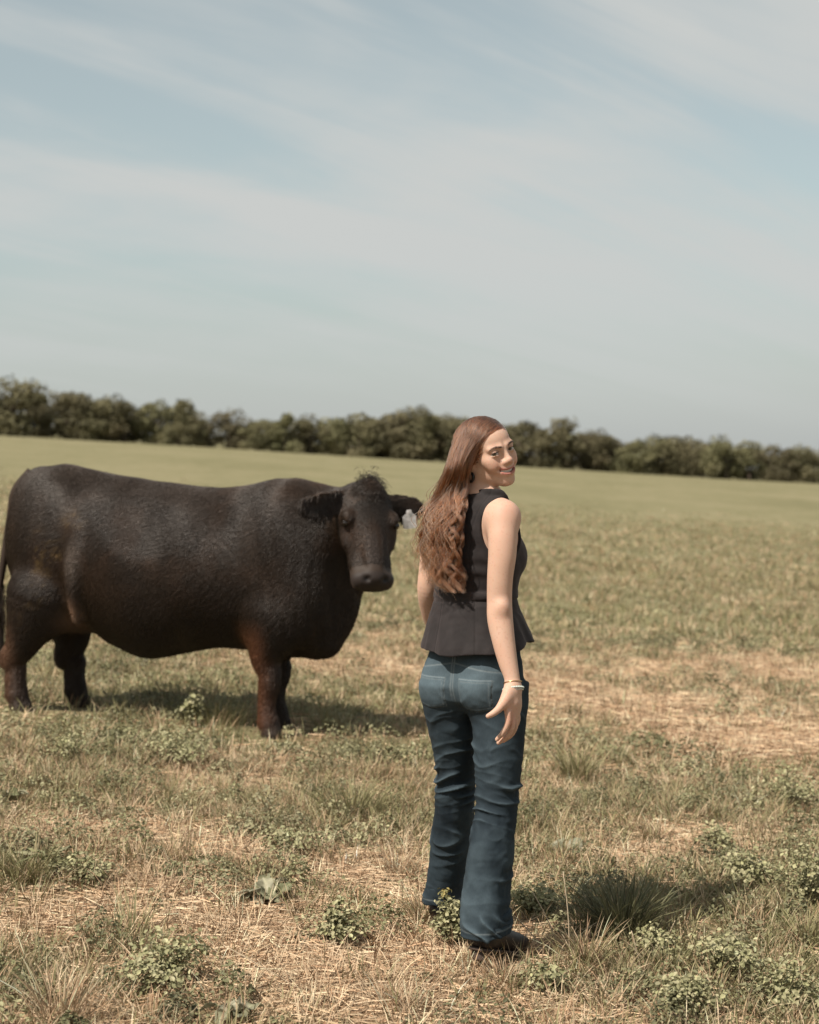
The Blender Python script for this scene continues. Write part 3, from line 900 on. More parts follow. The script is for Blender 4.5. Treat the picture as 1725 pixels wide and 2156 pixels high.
    v, q, _, c = leaflets(cc, cc - tip + [0, 0, .004], np.full(46, .012), hues(46, [(.30, .24, .09), (.22, .20, .09)], rs), rs)
    mk_mesh('petals', v, q, leaf_mat_, False, c, e)
# ------------------------------------------------------------------ the cow
C_A = R(14)
CU_ = np.array([math.cos(C_A), -math.sin(C_A), 0]); CV_ = np.array([math.sin(C_A), math.cos(C_A), 0]); CW_ = np.array([0, 0, 1.0])
CO = at(380, 1500, 9.23); CO[2] = float(gh(CO[0], CO[1]))
def cow(px, py, v=0.0):
    """cow-own coordinates (along, across, up) of a picture point on the plane `v` across its body"""
    D = np.array([(px - PX0) / FPX, 1, -(py - PY0) / FPX]); c = np.array([0, 0, CAM_H])
    t = (v - (c - CO) @ CV_) / (D @ CV_)
    P = c + t * D - CO
    return np.array([P @ CU_, v, P[2]])
def cow_world(q): return CO + q[:, :1] * CU_ + q[:, 1:2] * CV_ + q[:, 2:3] * CW_
def cow_local(P):
    P = P - CO
    return np.stack([P @ CU_, P @ CV_, P[:, 2]], 1)
def cl(px, py, v, r): return np.append(cow(px, py, v), r)
def cow_hoof(px, v):
    """where a foot at picture x, on plane v, stands on the ground"""
    q = cow(px, 1500, v)
    P = CO + q[0] * CU_ + q[1] * CV_
    q[2] = float(gh(P[0], P[1])) - CO[2]
    return q
top_px = [(26, 1130), (34, 1072), (46, 1024), (64, 994), (92, 982), (130, 980), (180, 988), (240, 1000), (300, 1008), (360, 1017), (430, 1024), (500, 1027), (560, 1025), (620, 1022), (670, 1040), (715, 1085), (742, 1140), (757, 1200)]
bot_px = [(26, 1158), (34, 1208), (46, 1240), (64, 1262), (100, 1290), (150, 1310), (200, 1328), (245, 1356), (320, 1385), (400, 1373), (480, 1361), (560, 1368), (615, 1380), (655, 1383), (700, 1350), (728, 1300), (746, 1256), (757, 1222)]
wid_px = [(26, .05), (34, .12), (46, .17), (68, .215), (110, .255), (170, .275), (250, .325), (340, .365), (430, .365), (520, .325), (590, .29), (660, .235), (715, .16), (745, .085), (757, .03)]
t_u = np.array([cow(*p) for p in top_px]); b_u = np.array([cow(*p) for p in bot_px]); w_u = np.array([cow(p[0], 1200)[0] for p in wid_px]); w_w = np.array([p[1] for p in wid_px])
def trunk_d(q):
    u = q[:, 0]
    zt = interp(u, t_u[:, 0], t_u[:, 2]); zb = interp(u, b_u[:, 0], b_u[:, 2]); w = interp(u, w_u, w_w)
    zc = (zt + zb) / 2; hz = (zt - zb) / 2
    s = np.clip((q[:, 2] - zc) / hz, -1.3, 1.3)
    w = w * (1.03 + 0.03 * s - 0.06 * s * s)
    n = 2.08
    k = (np.abs(q[:, 1] / w) ** n + np.abs((q[:, 2] - zc) / hz) ** n) ** (1 / n)
    d = (k - 1) * np.minimum(w, hz) * 0.92
    over = np.maximum(np.maximum(t_u[0, 0] - u, u - t_u[-1, 0]), 0)
    return np.where(over > 0, np.hypot(np.maximum(d, 0), over), d)
# the head has a frame of its own: across (X, to its left), forehead normal (Y), towards the muzzle (Z)
hZ = np.array([0.075, -0.36, -0.93]); hZ /= np.linalg.norm(hZ)
hX = np.array([0.92, 0.36, -0.07]); hX -= (hX @ hZ) * hZ; hX /= np.linalg.norm(hX)
hY = np.cross(hZ, hX)
if hY[1] > 0: hY = -hY
H0 = at(771, 1030, 8.78)
HL = np.stack([hX, hY, hZ])
hz_ = [-.03, .0, .05, .11, .17, .23, .30, .37, .43, .48, .52, .545]
hw_ = [.072, .108, .133, .147, .151, .140, .122, .110, .110, .112, .104, .068]
ht_ = [.010, .040, .062, .072, .074, .068, .058, .050, .047, .048, .036, .008]     # forehead side
hb_ = [-.05, -.10, -.14, -.16, -.165, -.155, -.130, -.105, -.088, -.080, -.066, -.03]  # jaw side
def head_d(q):
    P = cow_world(q) - H0
    X, Y, Z = P @ hX, P @ hY, P @ hZ
    w = interp(Z, hz_, hw_); t = interp(Z, hz_, ht_); b = interp(Z, hz_, hb_)
    yc = (t + b) / 2; hy = (t - b) / 2
    sy = np.clip((Y - yc) / hy, -1.2, 1.2)
    w2 = w * (1 - 0.10 * np.maximum(-sy, 0) - 0.16 * np.maximum(sy, 0) ** 2)
    n = 2.5
    k = (np.abs(X / w2) ** n + np.abs((Y - yc) / hy) ** n) ** (1 / n)
    d = (k - 1) * np.minimum(w, hy) * 0.9
    over = np.maximum(np.maximum(hz_[0] - Z, Z - hz_[-1]), 0)
    d = np.where(over > 0, np.hypot(np.maximum(d, 0), over), d)
    h = np.stack([X, Y, Z], 1)
    Xa = np.stack([np.abs(X), Y, Z], 1)
    d = smin(d, sd_ell(Xa, (.124, .036, .172), (.026, .03, .038)), .03)        # brow over the eye
    d = smax(d, -sd_ell(Xa, (.156, .030, .202), (.019, .024, .021)), .012)      # eye pit
    d = smin(d, sd_ell(Xa, (.120, -.02, .235), (.022, .035, .07)), .04)         # cheek ridge
    d = smax(d, -sd_ell(Xa, (.132, .040, .31), (.026, .035, .085)), .04)        # hollow before it
    d = smin(d, sd_ell(h, (0, .058, .36), (.048, .022, .14)), .035)             # bridge of the nose
    d = smin(d, sd_ell(h, (0, .016, .488), (.102, .050, .046)), .03)            # muzzle pad
    d = smin(d, sd_ell(h, (0, -.045, .487), (.084, .036, .038)), .02)           # chin
    d = smax(d, -sd_ell(Xa, (.052, .060, .500), (.020, .018, .012), np.array([[.8, .6, 0], [-.6, .8, 0], [0, 0, 1]])), .012)   # nostrils
    d = smax(d, -sd_ell(h, (0, -.012, .560), (.070, .008, .040)), .010)         # mouth line
    d = smax(d, -(np.abs(Y + .020) - .004 + 0 * X + np.maximum(.42 - Z, 0) * 3), .010)
    d = smin(d, sd_ell(h, (0, .045, .02), (.07, .05, .06)), .05)                # poll
    return d
def ear_d(P, side):
    """a leaf-shaped, cupped ear"""
    if side < 0: base, tip = at(722, 1048, 8.74), at(634, 1061, 8.52)
    else: base, tip = at(828, 1058, 8.92), at(893, 1062, 9.02)
    ax = tip - base; L = np.linalg.norm(ax); ax = ax / L
    up = np.array([0.0, 0, 1]) - ax * ax[2]; up /= np.linalg.norm(up)
    nn = np.cross(ax, up)
    q = P - base
    a, b, c = q @ ax / L, q @ up, q @ nn
    w = interp(a, [-.25, 0, .25, .55, .8, .97, 1.04], [.026, .036, .060, .070, .062, .036, .004])
    drop = -0.020 * np.sin(np.clip(a, 0, 1) * np.pi) - (0.012 if side < 0 else 0.02) * a
    bb = (b - drop)
    cc = c + 0.35 * bb * bb / 0.06
    k = np.sqrt((bb / w) ** 2 + (cc / 0.014) ** 2)
    d = (k - 1) * np.minimum(w, 0.014) * 0.8
    over = np.maximum(np.maximum(-.25 - a, a - 1.04), 0) * L
    return np.where(over > 0, np.hypot(np.maximum(d, 0), over), np.minimum(d, 0.5))
hf_n = cow_hoof(563, -.17); hf_f = cow_hoof(584, .15); hh_n = cow_hoof(33, -.19); hh_f = cow_hoof(157, .16)
def foot(h, up, dx=0.0, r=.05):
    return np.array([h[0] + dx, h[1], h[2] + up, r])
def leg_fore(q, px, v, h, swing):
    d = lchain(q, [cl(px + 8, 1290, v, .13), cl(px + 6, 1345, v, .108), cl(px + 3, 1395, v, .068), foot(h, .345, .014, .056), foot(h, .29, .014, .055), foot(h, .22, .002, .044), foot(h, .13, -.002, .042), foot(h, .085, .004, .048)], 22, None, .15)
    d = smin(d, sd_cap(q, foot(h, .085, .004)[:3], foot(h, .03, .022)[:3], .044, .050), .02)
    return d
def leg_hind(q, pts, h):
    d = lchain(q, [cl(*p) for p in pts] + [foot(h, .26, -.004, .057), foot(h, .18, .0, .053), foot(h, .10, .006, .055)], 24, None, .15)
    return smin(d, sd_cap(q, foot(h, .09, .006)[:3], foot(h, .03, .03)[:3], .048, .052), .02)
def cow_f(q):
    d = trunk_d(q)
    xa = q.copy()
    # haunch, thigh and shoulder masses
    for v in (-1, 1):
        d = smin(d, sd_ell(q, cow(120, 1150, .12 * v), (.205, .15, .36)), .08)
        d = smin(d, sd_ell(q, cow(101, 1250, .14 * v), (.162, .115, .24)), .07)
        d = smin(d, sd_ell(q, cow(610, 1190, .16 * v), (.20, .13, .36)), .10)
        d = smin(d, sd_ell(q, cow(585, 1290, .17 * v), (.14, .11, .18)), .08)
        d = smax(d, -sd_ell(q, cow(285, 1085, .43 * v), (.15, .10, .12)), .16)      # hollow of the flank
        # flank fold running down to the stifle
        d = smin(d, lchain(q, [cl(168, 1120, .262 * v, .035), cl(160, 1180, .290 * v, .042), cl(156, 1240, .278 * v, .040), cl(166, 1300, .22 * v, .03)], 10, None, .15), .06)
    # legs
    d = smin(d, leg_fore(q, 558, -.17, hf_n, 0), .06)
    d = smin(d, leg_fore(q, 577, .15, hf_f, 0), .06)
    d = smin(d, leg_hind(q, [(80, 1255, -.17, .16), (62, 1318, -.18, .118), (44, 1362, -.19, .082), (28, 1392, -.19, .062)], hh_n), .06)
    d = smin(d, leg_hind(q, [(130, 1240, .14, .16), (152, 1310, .15, .112), (150, 1352, .16, .084), (143, 1388, .16, .062)], hh_f), .06)
    # udder
    d = smin(d, sd_ell(q, cow(158, 1296, -.02), (.13, .13, .09)), .05)
    for px, v in ((186, -.07), (172, -.02), (150, .05)):
        d = smin(d, sd_cap(q, cow(px, 1308, v), cow(px + 4, 1330, v), .018, .011), .02)
    # neck, dewlap
    n_pts = [cl(610, 1130, 0, .27), cl(665, 1118, -.02, .225), cl(712, 1098, -.06, .175), np.append(cow_local((H0 + hZ * .06 - hY * .12)[None])[0], .125)]
    d = smin(d, lchain(q, n_pts, 10, None, .2), .12)
    d = smin(d, lchain(q, [cl(728, 1150, -.05, .07), cl(738, 1215, -.02, .06), cl(730, 1280, 0, .06), cl(690, 1345, 0, .07)], 10, None, .2), .10)
    hq = cow_local(np.array([H0 + sx * .2 * hX + sy * hY + sz * hZ for sx in (-1, 1) for sy in (-.22, .12) for sz in (-.08, .6)]))
    d = smin(d, local(q, hq.min(0), hq.max(0), head_d, .15), .05)
    P = cow_world(q)
    for s in (-1, 1):
        bx_ = [at(620, 1020, 8.46), at(740, 1100, 8.86)] if s < 0 else [at(810, 1020, 8.76), at(910, 1110, 9.11)]
        lo_ = np.minimum(*bx_); hi_ = np.maximum(*bx_)
        d = smin(d, local(P, lo_, hi_, lambda z: ear_d(z, s), .06), .02)
    # wrinkles of the hide and loose skin on the neck
    return d
if want('cow'):
    cv, cf = mesh_sdf(cow_f, (-1.25, -.62, -.25), (1.75, .60, 1.55), .011, 2.4)
    cv = relax(cv, cf, 6)
    cn = vnormals(cv, cf)
    CW = cow_world(cv)
    # relief of the hide: soft muscle lumps, upright folds on neck and shoulder, faint ribs
    u, v_, w_ = cv.T
    lump = fbm(np.stack([u * 5, v_ * 5, w_ * 3.2], 1), 4, 2) * .010
    fold = np.sin(u * 95 + 3.2 * vnoise(cv * 4.0, 8) + 1.5 * w_) * np.exp(-((u - .74) / .16) ** 2) * np.exp(-((w_ - .72) / .26) ** 2) * .0030
    rib = np.sin(u * 42 - w_ * 3) * np.exp(-((u - .15) / .28) ** 2) * np.exp(-((w_ - .8) / .2) ** 2) * .0022
    hp = (CW - H0) @ HL.T
    onhead = sstep(.16, .08, np.abs(hp[:, 0])) * sstep(-.1, -.02, hp[:, 2]) * sstep(-.22, -.15, hp[:, 1])
    small = 0
    legm = sstep(.42, .3, w_)
    disp = lump * (1 - onhead) * (1 - .7 * legm) + (fold + rib) * (1 - onhead) + small
    CWd = CW + (cn @ np.stack([CU_, CV_, CW_])) * disp[:, None]
    # coat colour: black-brown, rusty lower legs, dusty rump, dried mud on the thigh, pinkish brown udder
    base = np.array([.0235, .0140, .0087])
    col = np.repeat(base[None], len(cv), 0)
    def blend(m, c):
        global col
        m = np.clip(m, 0, 1)[:, None]; col = col * (1 - m) + np.array(c) * m
    nz = fbm(cv * 6, 12, 3); nz2 = fbm(cv * 22, 14, 2)
    pr = lambda px, py, v, r: np.exp(-(((cv - cow(px, py, v)) / r) ** 2).sum(1))
    blend(.55 * sstep(-.2, .5, nz) * sstep(.55, .9, w_), (.046, .024, .0135))  # reddish sheen of the upper body, painted into the coat in patches
    blend(.75 * pr(95, 1010, -.1, (.28, .5, .14)) * (.6 + .5 * nz), (.058, .043, .034))
    blend(.4 * pr(95, 1090, -.25, (.16, .3, .16)), (.048, .038, .031))
    blend(.8 * pr(160, 1185, -.30, (.035, .5, .10)) * (v_ < 0), (.16, .125, .105))  # highlight on the thin-haired flank fold, painted into the coat
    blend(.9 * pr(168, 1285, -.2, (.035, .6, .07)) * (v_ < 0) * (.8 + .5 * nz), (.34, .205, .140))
    nz3 = fbm(cv * 55, 15, 2)
    mud = sstep(.15, .6, nz2 * .6 + nz3 * .8 + .5 * nz) * (pr(100, 1165, -.3, (.10, .2, .09)) * 1.3 + pr(155, 1095, -.3, (.06, .2, .05)) + .6 * pr(60, 1230, -.3, (.14, .2, .2)))
    blend(mud * .75, (.110, .068, .028))
    near = sstep(-.02, -.10, v_)
    blend(.75 * near * sstep(cow(582, 1400, -.17)[0] + .03, cow(560, 1400, -.17)[0] - .01, u) * sstep(.62, .45, w_) * sstep(cow(500, 1400, -.17)[0], cow(520, 1400, -.17)[0], u), (.150, .060, .029))
    blend(.9 * near * sstep(cow(66, 1400, -.19)[0], cow(25, 1400, -.19)[0], u) * sstep(.60, .40, w_) * (.75 + .5 * nz), (.150, .076, .044))  # rusty hind leg; shade on its front side is put into the colour
    blend(.5 * sstep(.05, .22, v_) * sstep(.4, .2, w_) * sstep(.1, .5, nz), (.06, .028, .018))
    blend(.85 * np.exp(-(((cv - cow(170, 1302, -.05)) / (.09, .16, .065)) ** 2).sum(1)) * (.8 + .5 * nz), (.25, .145, .095))
    blend(.7 * sstep(.075, .03, np.minimum.reduce([w_ - hf_n[2] + 20 * (np.hypot(u - hf_n[0], v_ - hf_n[1]) > .12), w_ - hh_n[2] + 20 * (np.hypot(u - hh_n[0], v_ - hh_n[1]) > .14)])), (.10, .075, .06))
    X, Y, Z = hp.T
    hm = (np.abs(X) < .14) & (Z > .1) & (Z < .57) & (Y > -.2)
    blend(.5 * hm * sstep(.05, .09, np.abs(X)) * sstep(.36, .2, Z) * sstep(.1, .3, Z), (.055, .028, .018))
    blend(.65 * hm * sstep(.035, .02, np.abs(X + .012)) * sstep(.22, .30, Z) * sstep(.48, .40, Z) * sstep(.02, .05, Y), (.055, .043, .038))  # highlight along the nose bridge, painted as a paler strip
    blend(.6 * hm * sstep(.30, .1, Z) * sstep(.1, .06, np.abs(X)), (.012, .009, .007))
    blend(.9 * hm * sstep(.455, .475, Z) * sstep(-.03, .0, Y), (.020, .014, .012))
    blend(.9 * hm * np.exp(-(((np.abs(X) - .052) / .020) ** 2 + ((Z - .500) / .013) ** 2)) * (Y > .02), (.004, .003, .003))
    blend(.9 * hm * sstep(.012, .005, np.abs(Y + .016)) * sstep(.44, .46, Z), (.004, .003, .003))
    hide = Mat('cow_hide', 0.65, 0.3)
    hcol = hide.attr()
    hv = hide.noise(60, 5, 0.6, None, (1, 1, 0.3))
    hide.set('Base Color', hide.mix(hide.math('MULTIPLY', hv, 0.5), hcol, hide.mix(1.0, hcol, (1.9, 1.75, 1.65), 'MULTIPLY')))
    hide.set('Sheen Weight', 0.03); hide.set('Sheen Roughness', 0.4); hide.set('Sheen Tint', (0.8, 0.66, 0.58, 1))
    hide.set('Roughness', hide.math('ADD', hide.math('MULTIPLY', hide.noise(9, 3), 0.15), 0.58))
    hide.bump(hv, 0.08, 0.006)
    cow_e = empty('cow', CO)
    tag(cow_e, 'black cow with rusty legs standing side-on and looking at the camera', 'cow')
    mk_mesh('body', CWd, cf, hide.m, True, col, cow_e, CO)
    # eyes
    eye_m = Mat('cow_eye', 0.08, 0.6); eye_m.set('Base Color', (.012, .008, .006, 1))
    for s in (-1, 1):
        c = H0 + hX * .139 * s + hY * .030 + hZ * .202
        g = np.stack(np.meshgrid(np.linspace(0, np.pi, 10), np.linspace(0, 2 * np.pi, 14, endpoint=False), indexing='ij'), -1).reshape(-1, 2)
        vv = c + .0185 * np.stack([np.sin(g[:, 0]) * np.cos(g[:, 1]), np.sin(g[:, 0]) * np.sin(g[:, 1]), np.cos(g[:, 0])], 1)
        i, j = np.meshgrid(np.arange(9), np.arange(14), indexing='ij')
        mk_mesh('eye', vv, np.stack([i * 14 + j, (i + 1) * 14 + j, (i + 1) * 14 + (j + 1) % 14, i * 14 + (j + 1) % 14], -1).reshape(-1, 4), eye_m.m, True, None, cow_e, CO)
    # pale tongue tip at the corner of the mouth
    tg = Mat('tongue', 0.3, 0.5); tg.set('Base Color', (.42, .36, .34, 1))
    tv, tf = mesh_sdf(lambda p: sd_ell(p, H0 - hX * .062 + hY * .006 + hZ * .520, (.024, .016, .018), HL), H0 + np.array([-.16, -.30, -.62]), H0 + np.array([.1, 0, -.40]), .004)
    mk_mesh('tongue', tv, tf, tg.m, True, None, cow_e, CO)
    # ear tag: a soft plastic plate with a narrow neck and a button, hanging from the ear
    tagm = Mat('ear_tag', 0.5, 0.4); tagm.set('Base Color', tagm.ramp(tagm.noise(60, 3), [(0.35, (.50, .47, .46)), (0.6, (.74, .70, .69))]))
    tc = at(862, 1085, 8.86)
    out = np.array([[-.012, .028], [.012, .028], [.017, .008], [.036, -.006], [.038, -.062], [.030, -.070], [-.030, -.070], [-.038, -.062], [-.036, -.006], [-.017, .008]])
    ta = np.array([.95, .25, 0.12]); ta /= np.linalg.norm(ta); tb = np.array([-.10, -.18, .98]); tb -= (tb @ ta) * ta; tb /= np.linalg.norm(tb); tn = np.cross(ta, tb)
    fr_ = tc + out[:, :1] * ta + out[:, 1:] * tb
    n_ = len(out); k_ = np.arange(n_)
    tvv = np.concatenate([fr_ - tn * .0015, fr_ + tn * .0015, [fr_.mean(0) - tn * .0022], [fr_.mean(0) + tn * .0022]])
    tff = [np.stack([k_, (k_ + 1) % n_, (k_ + 1) % n_ + n_, k_ + n_], 1), np.concatenate([np.stack([np.full(n_, 2 * n_), (k_ + 1) % n_, k_], 1), np.stack([np.full(n_, 2 * n_ + 1), k_ + n_, (k_ + 1) % n_ + n_], 1)])]
    et = mk_mesh('ear_tag', tvv, tff, tagm.m, False, None, cow_e, CO)
    bv, bf = tube(np.array([tc + tb * .018 - tn * .006, tc + tb * .018 + tn * .006]), .009, 10)
    mk_mesh('button', bv, bf, tagm.m, False, None, et, CO)
    # tail
    tl = catmull(np.array([np.append(cow_world(cow(px, py, v)[None])[0], r) for px, py, v, r in ((70, 998, 0, .045), (38, 1030, -.02, .034), (22, 1100, -.02, .026), (8, 1180, -.03, .021), (-3, 1260, -.04, .018), (-2, 1320, -.05, .016))]), 26)
    tv, tf = tube(tl[:, :3], tl[:, 3], 10)
    tail = mk_mesh('tail', tv, tf, hide.m, True, np.repeat(base[None], len(tv), 0), cow_e, CO)
    # hair: forelock, ear fringe, switch of the tail, fuzzy outline of legs, belly and back
    furm = Mat('cow_hair', 0.45, 0.36); furm.set('Base Color', furm.attr())
    rs = np.random.default_rng(11)
    def strands(root, dirs, L, n, curl, droop):
        t = np.linspace(0, 1, n)[None, :, None]
        L = L[:, None, None]
        p = root[:, None, :] + dirs[:, None, :] * t * L
        p = p + droop * L * t * t * np.array([0, 0, -1])
        ph = rs.random((len(root), 1, 3)) * 6.28
        return p + curl * L * t * np.sin(t * 5 + ph)
    k = 4200
    a = rs.normal(size=(k, 2)) * .42
    gk = rs.normal(size=(60, 3)) * .38; gi = rs.integers(0, 60, k)
    r0 = H0 + hX * (.062 * a[:, :1]) + hY * (.045 + .015 * rs.normal(size=(k, 1))) + hZ * (.0 + .035 * rs.normal(size=(k, 1)) + .02)
    dd = hX * (a[:, :1] * .75 + .08) + hY * (.35 + .5 * rs.random((k, 1))) - hZ * (.55 + .25 * rs.normal(size=(k, 1))) + .05 * rs.normal(size=(k, 3)) + gk[gi]
    dd /= np.linalg.norm(dd, axis=1)[:, None]
    fl = strands(r0, dd, .022 + .017 * rs.random(k), 7, .03, .7)
    cc = np.array([.022, .015, .011]) * (.6 + .9 * rs.random((k, 1)))
    mk_curves('forelock', fl, np.linspace(.0012, .0004, 7), furm.m, cc, cow_e, CO)
    tri_ = rs.integers(0, len(cf), 340000)
    bw_ = rs.dirichlet(np.ones(4), len(tri_))[:, :, None]
    fr0 = cow_local((CWd[cf[tri_]] * bw_).sum(1)) + cn[cf[tri_, 0]] * .0008; frn = cn[cf[tri_, 0]]
    fc0 = col[cf[tri_, 0]]
    hpf = (cow_world(fr0) - H0) @ HL.T
    okf = ~((hpf[:, 2] > .42) & (np.abs(hpf[:, 0]) < .14) & (hpf[:, 1] > -.15))
    fr0, frn, fc0, hpf = fr0[okf], frn[okf], fc0[okf], hpf[okf]
    flow = np.stack([np.full(len(fr0), -.75), np.zeros(len(fr0)), np.full(len(fr0), -.65)], 1)
    flow = flow - (flow * frn).sum(1)[:, None] * frn
    flow = flow / np.maximum(np.linalg.norm(flow, axis=1), .2)[:, None]
    ear = np.minimum(ear_d(cow_world(fr0), -1), ear_d(cow_world(fr0), 1)) < .02
    fd = flow + frn * (.10 + .10 * ear[:, None]) + .035 * rs.normal(size=fr0.shape) + 0.08 * np.stack([vnoise(fr0 * 8, 71 + k) for k in range(3)], 1)
    fd /= np.linalg.norm(fd, axis=1)[:, None]
    LL = (.020 + .012 * rs.random(len(fr0)) + .004 * ear) * np.where(hpf[:, 2] * (np.abs(hpf[:, 0]) < .18) * (hpf[:, 1] > -.2) > .05, .45, 1)
    B = np.stack([CU_, CV_, CW_])
    p4 = strands(cow_world(fr0), fd @ B, LL, 4, .03, .08)
    mk_curves('coat_hair', p4, np.array([.0008, .0008, .0006, .0002]), furm.m, fc0 * (.85 + .35 * rs.random((len(fr0), 1))), cow_e, CO)
    k = 500
    r0 = tl[rs.integers(17, 26, k), :3]
    dd = np.array([0, 0, -1.0]) + .12 * rs.normal(size=(k, 3))
    mk_curves('tail_switch', strands(r0, dd, .16 + .12 * rs.random(k), 7, .06, .1), np.linspace(.0012, .0005, 7), furm.m, np.repeat(base[None] * 1.1, k, 0), cow_e, CO)
# ------------------------------------------------------------------ the woman
WO = ground_at(1010, 1985)                 # the spot she stands on
def W4(px, py, d, r): return np.append(at(px, py, d), r)
def rot_axes(yaw):
    """right and forward for a body facing away from the camera, turned `yaw` degrees to the right"""
    a = R(yaw)
    return np.array([math.cos(a), -math.sin(a), 0]), np.array([math.sin(a), math.cos(a), 0])
def loft_z(p, zs, cx, cy, a, b, yaw, n=2.2, back=None):
    """upright body section: centre, half width, half depth and turn for each height"""
    z = p[:, 2]
    o = np.argsort(zs); zs = np.asarray(zs)[o]
    g = lambda arr: interp(z, zs, np.asarray(arr, float)[o])
    X, Y, A, B, T = g(cx), g(cy), g(a), g(b), np.radians(g(yaw))
    dx, dy = p[:, 0] - X, p[:, 1] - Y
    r = dx * np.cos(T) - dy * np.sin(T); f = dx * np.sin(T) + dy * np.cos(T)
    k = (np.abs(r / A) ** n + np.abs(f / B) ** n) ** (1 / n)
    d = (k - 1) * np.minimum(A, B) * 0.93
    over = np.maximum(np.maximum(zs[0] - z, z - zs[-1]), 0)
    return np.where(over > 0, np.hypot(np.maximum(d, 0), over), d), r, f, T
# torso sections: picture y, picture x of the centre, depth, half width, half depth, turn
tor = np.array([
    (1034, 1013, 5.345, .056, .056, 45), (1050, 1010, 5.350, .066, .060, 44), (1064, 1006, 5.355, .105, .070, 43), (1085, 1001, 5.36, .138, .084, 42), (1115, 999, 5.37, .150, .098, 41), (1150, 1000, 5.38, .147, .108, 40),
    (1180, 1003, 5.385, .142, .114, 39), (1215, 1004, 5.385, .132, .106, 37), (1250, 1002, 5.38, .126, .098, 35), (1285, 1001, 5.37, .131, .099, 32), (1330, 1000, 5.365, .134, .098, 30), (1380, 1000, 5.362, .138, .100, 28), (1410, 1000, 5.36, .120, .090, 27)])
t_pts = np.array([at(x, y, d) for y, x, d in tor[:, :3]])
def torso_d(p, grow=0.0):
    d, r, f, T = loft_z(p, t_pts[:, 2], t_pts[:, 0], t_pts[:, 1], tor[:, 3] + grow, tor[:, 4] + grow, tor[:, 5])
    return d, r, f
rU, fU = rot_axes(41)
def bust(p, grow):
    c = at(1003, 1168, 5.385)
    d = np.full(len(p), BIG)
    for s in (-1, 1):
        d = np.minimum(d, sd_ell(p, c + rU * .068 * s + fU * .066, (.054 + grow, .054 + grow, .060 + grow)))
    return d
SH_R = at(1064, 1088, 5.235); SH_L = at(916, 1090, 5.475)
arm_r = [W4(1060, 1088, 5.240, 0.0454), W4(1059, 1120, 5.215, 0.0449), W4(1058, 1165, 5.20, 0.0430), W4(1053, 1220, 5.195, 0.0392), W4(1052, 1268, 5.195, 0.0383), W4(1053, 1300, 5.185, 0.0392), W4(1060, 1346, 5.165, 0.0350), W4(1070, 1395, 5.145, 0.0288), W4(1079, 1432, 5.13, 0.0232), W4(1081, 1450, 5.125, 0.0236)]
arm_l = [W4(924, 1090, 5.47, .042), W4(916, 1130, 5.50, .041), W4(908, 1190, 5.53, .038), W4(902, 1240, 5.54, .0355), W4(907, 1275, 5.58, .036), W4(919, 1320, 5.64, .032), W4(932, 1362, 5.70, .024), W4(938, 1378, 5.72, .024)]
def hand_d(p):
    w = at(1081, 1448, 5.125)
    k = at(1079, 1504, 5.112)
    nb = np.array([.72, -.62, .1]); nb /= np.linalg.norm(nb)          # the back of the hand faces right and to the camera
    ax = (k - w) / np.linalg.norm(k - w)
    sd = np.cross(ax, nb)
    c = (w + k) / 2
    M = np.stack([sd / np.linalg.norm(sd), nb, ax])
    d = sd_ell(p, c + ax * .006, (.040, .0165, .052), M)
    d = smin(d, sd_cap(p, w, c, .0235, .020), .02)
    # thumb, leaving the side of the palm
    d = smin(d, sd_chain(p, [W4(1071, 1458, 5.105, .0155), W4(1061, 1478, 5.085, .0145), W4(1047, 1496, 5.07, .0108), W4(1036, 1504, 5.065, .0092), W4(1028, 1508, 5.06, .0072)], 12), .018)
    fg = d
    for pts in ([(1070, 1500, 5.090, .0102), (1070, 1522, 5.085, .0090), (1060, 1542, 5.090, .0080), (1047, 1557, 5.10, .0064)],
                [(1077, 1504, 5.106, .0102), (1079, 1528, 5.100, .0092), (1068, 1550, 5.108, .0082), (1050, 1564, 5.12, .0064)],
                [(1083, 1502, 5.124, .0098), (1086, 1526, 5.120, .0088), (1076, 1548, 5.128, .0078), (1060, 1560, 5.14, .0062)],
                [(1088, 1496, 5.140, .0088), (1091, 1514, 5.138, .0078), (1084, 1532, 5.146, .0070), (1073, 1543, 5.155, .0056)]):
        fg = smin(fg, sd_chain(p, [W4(*q) for q in pts], 9), .005)
    return fg
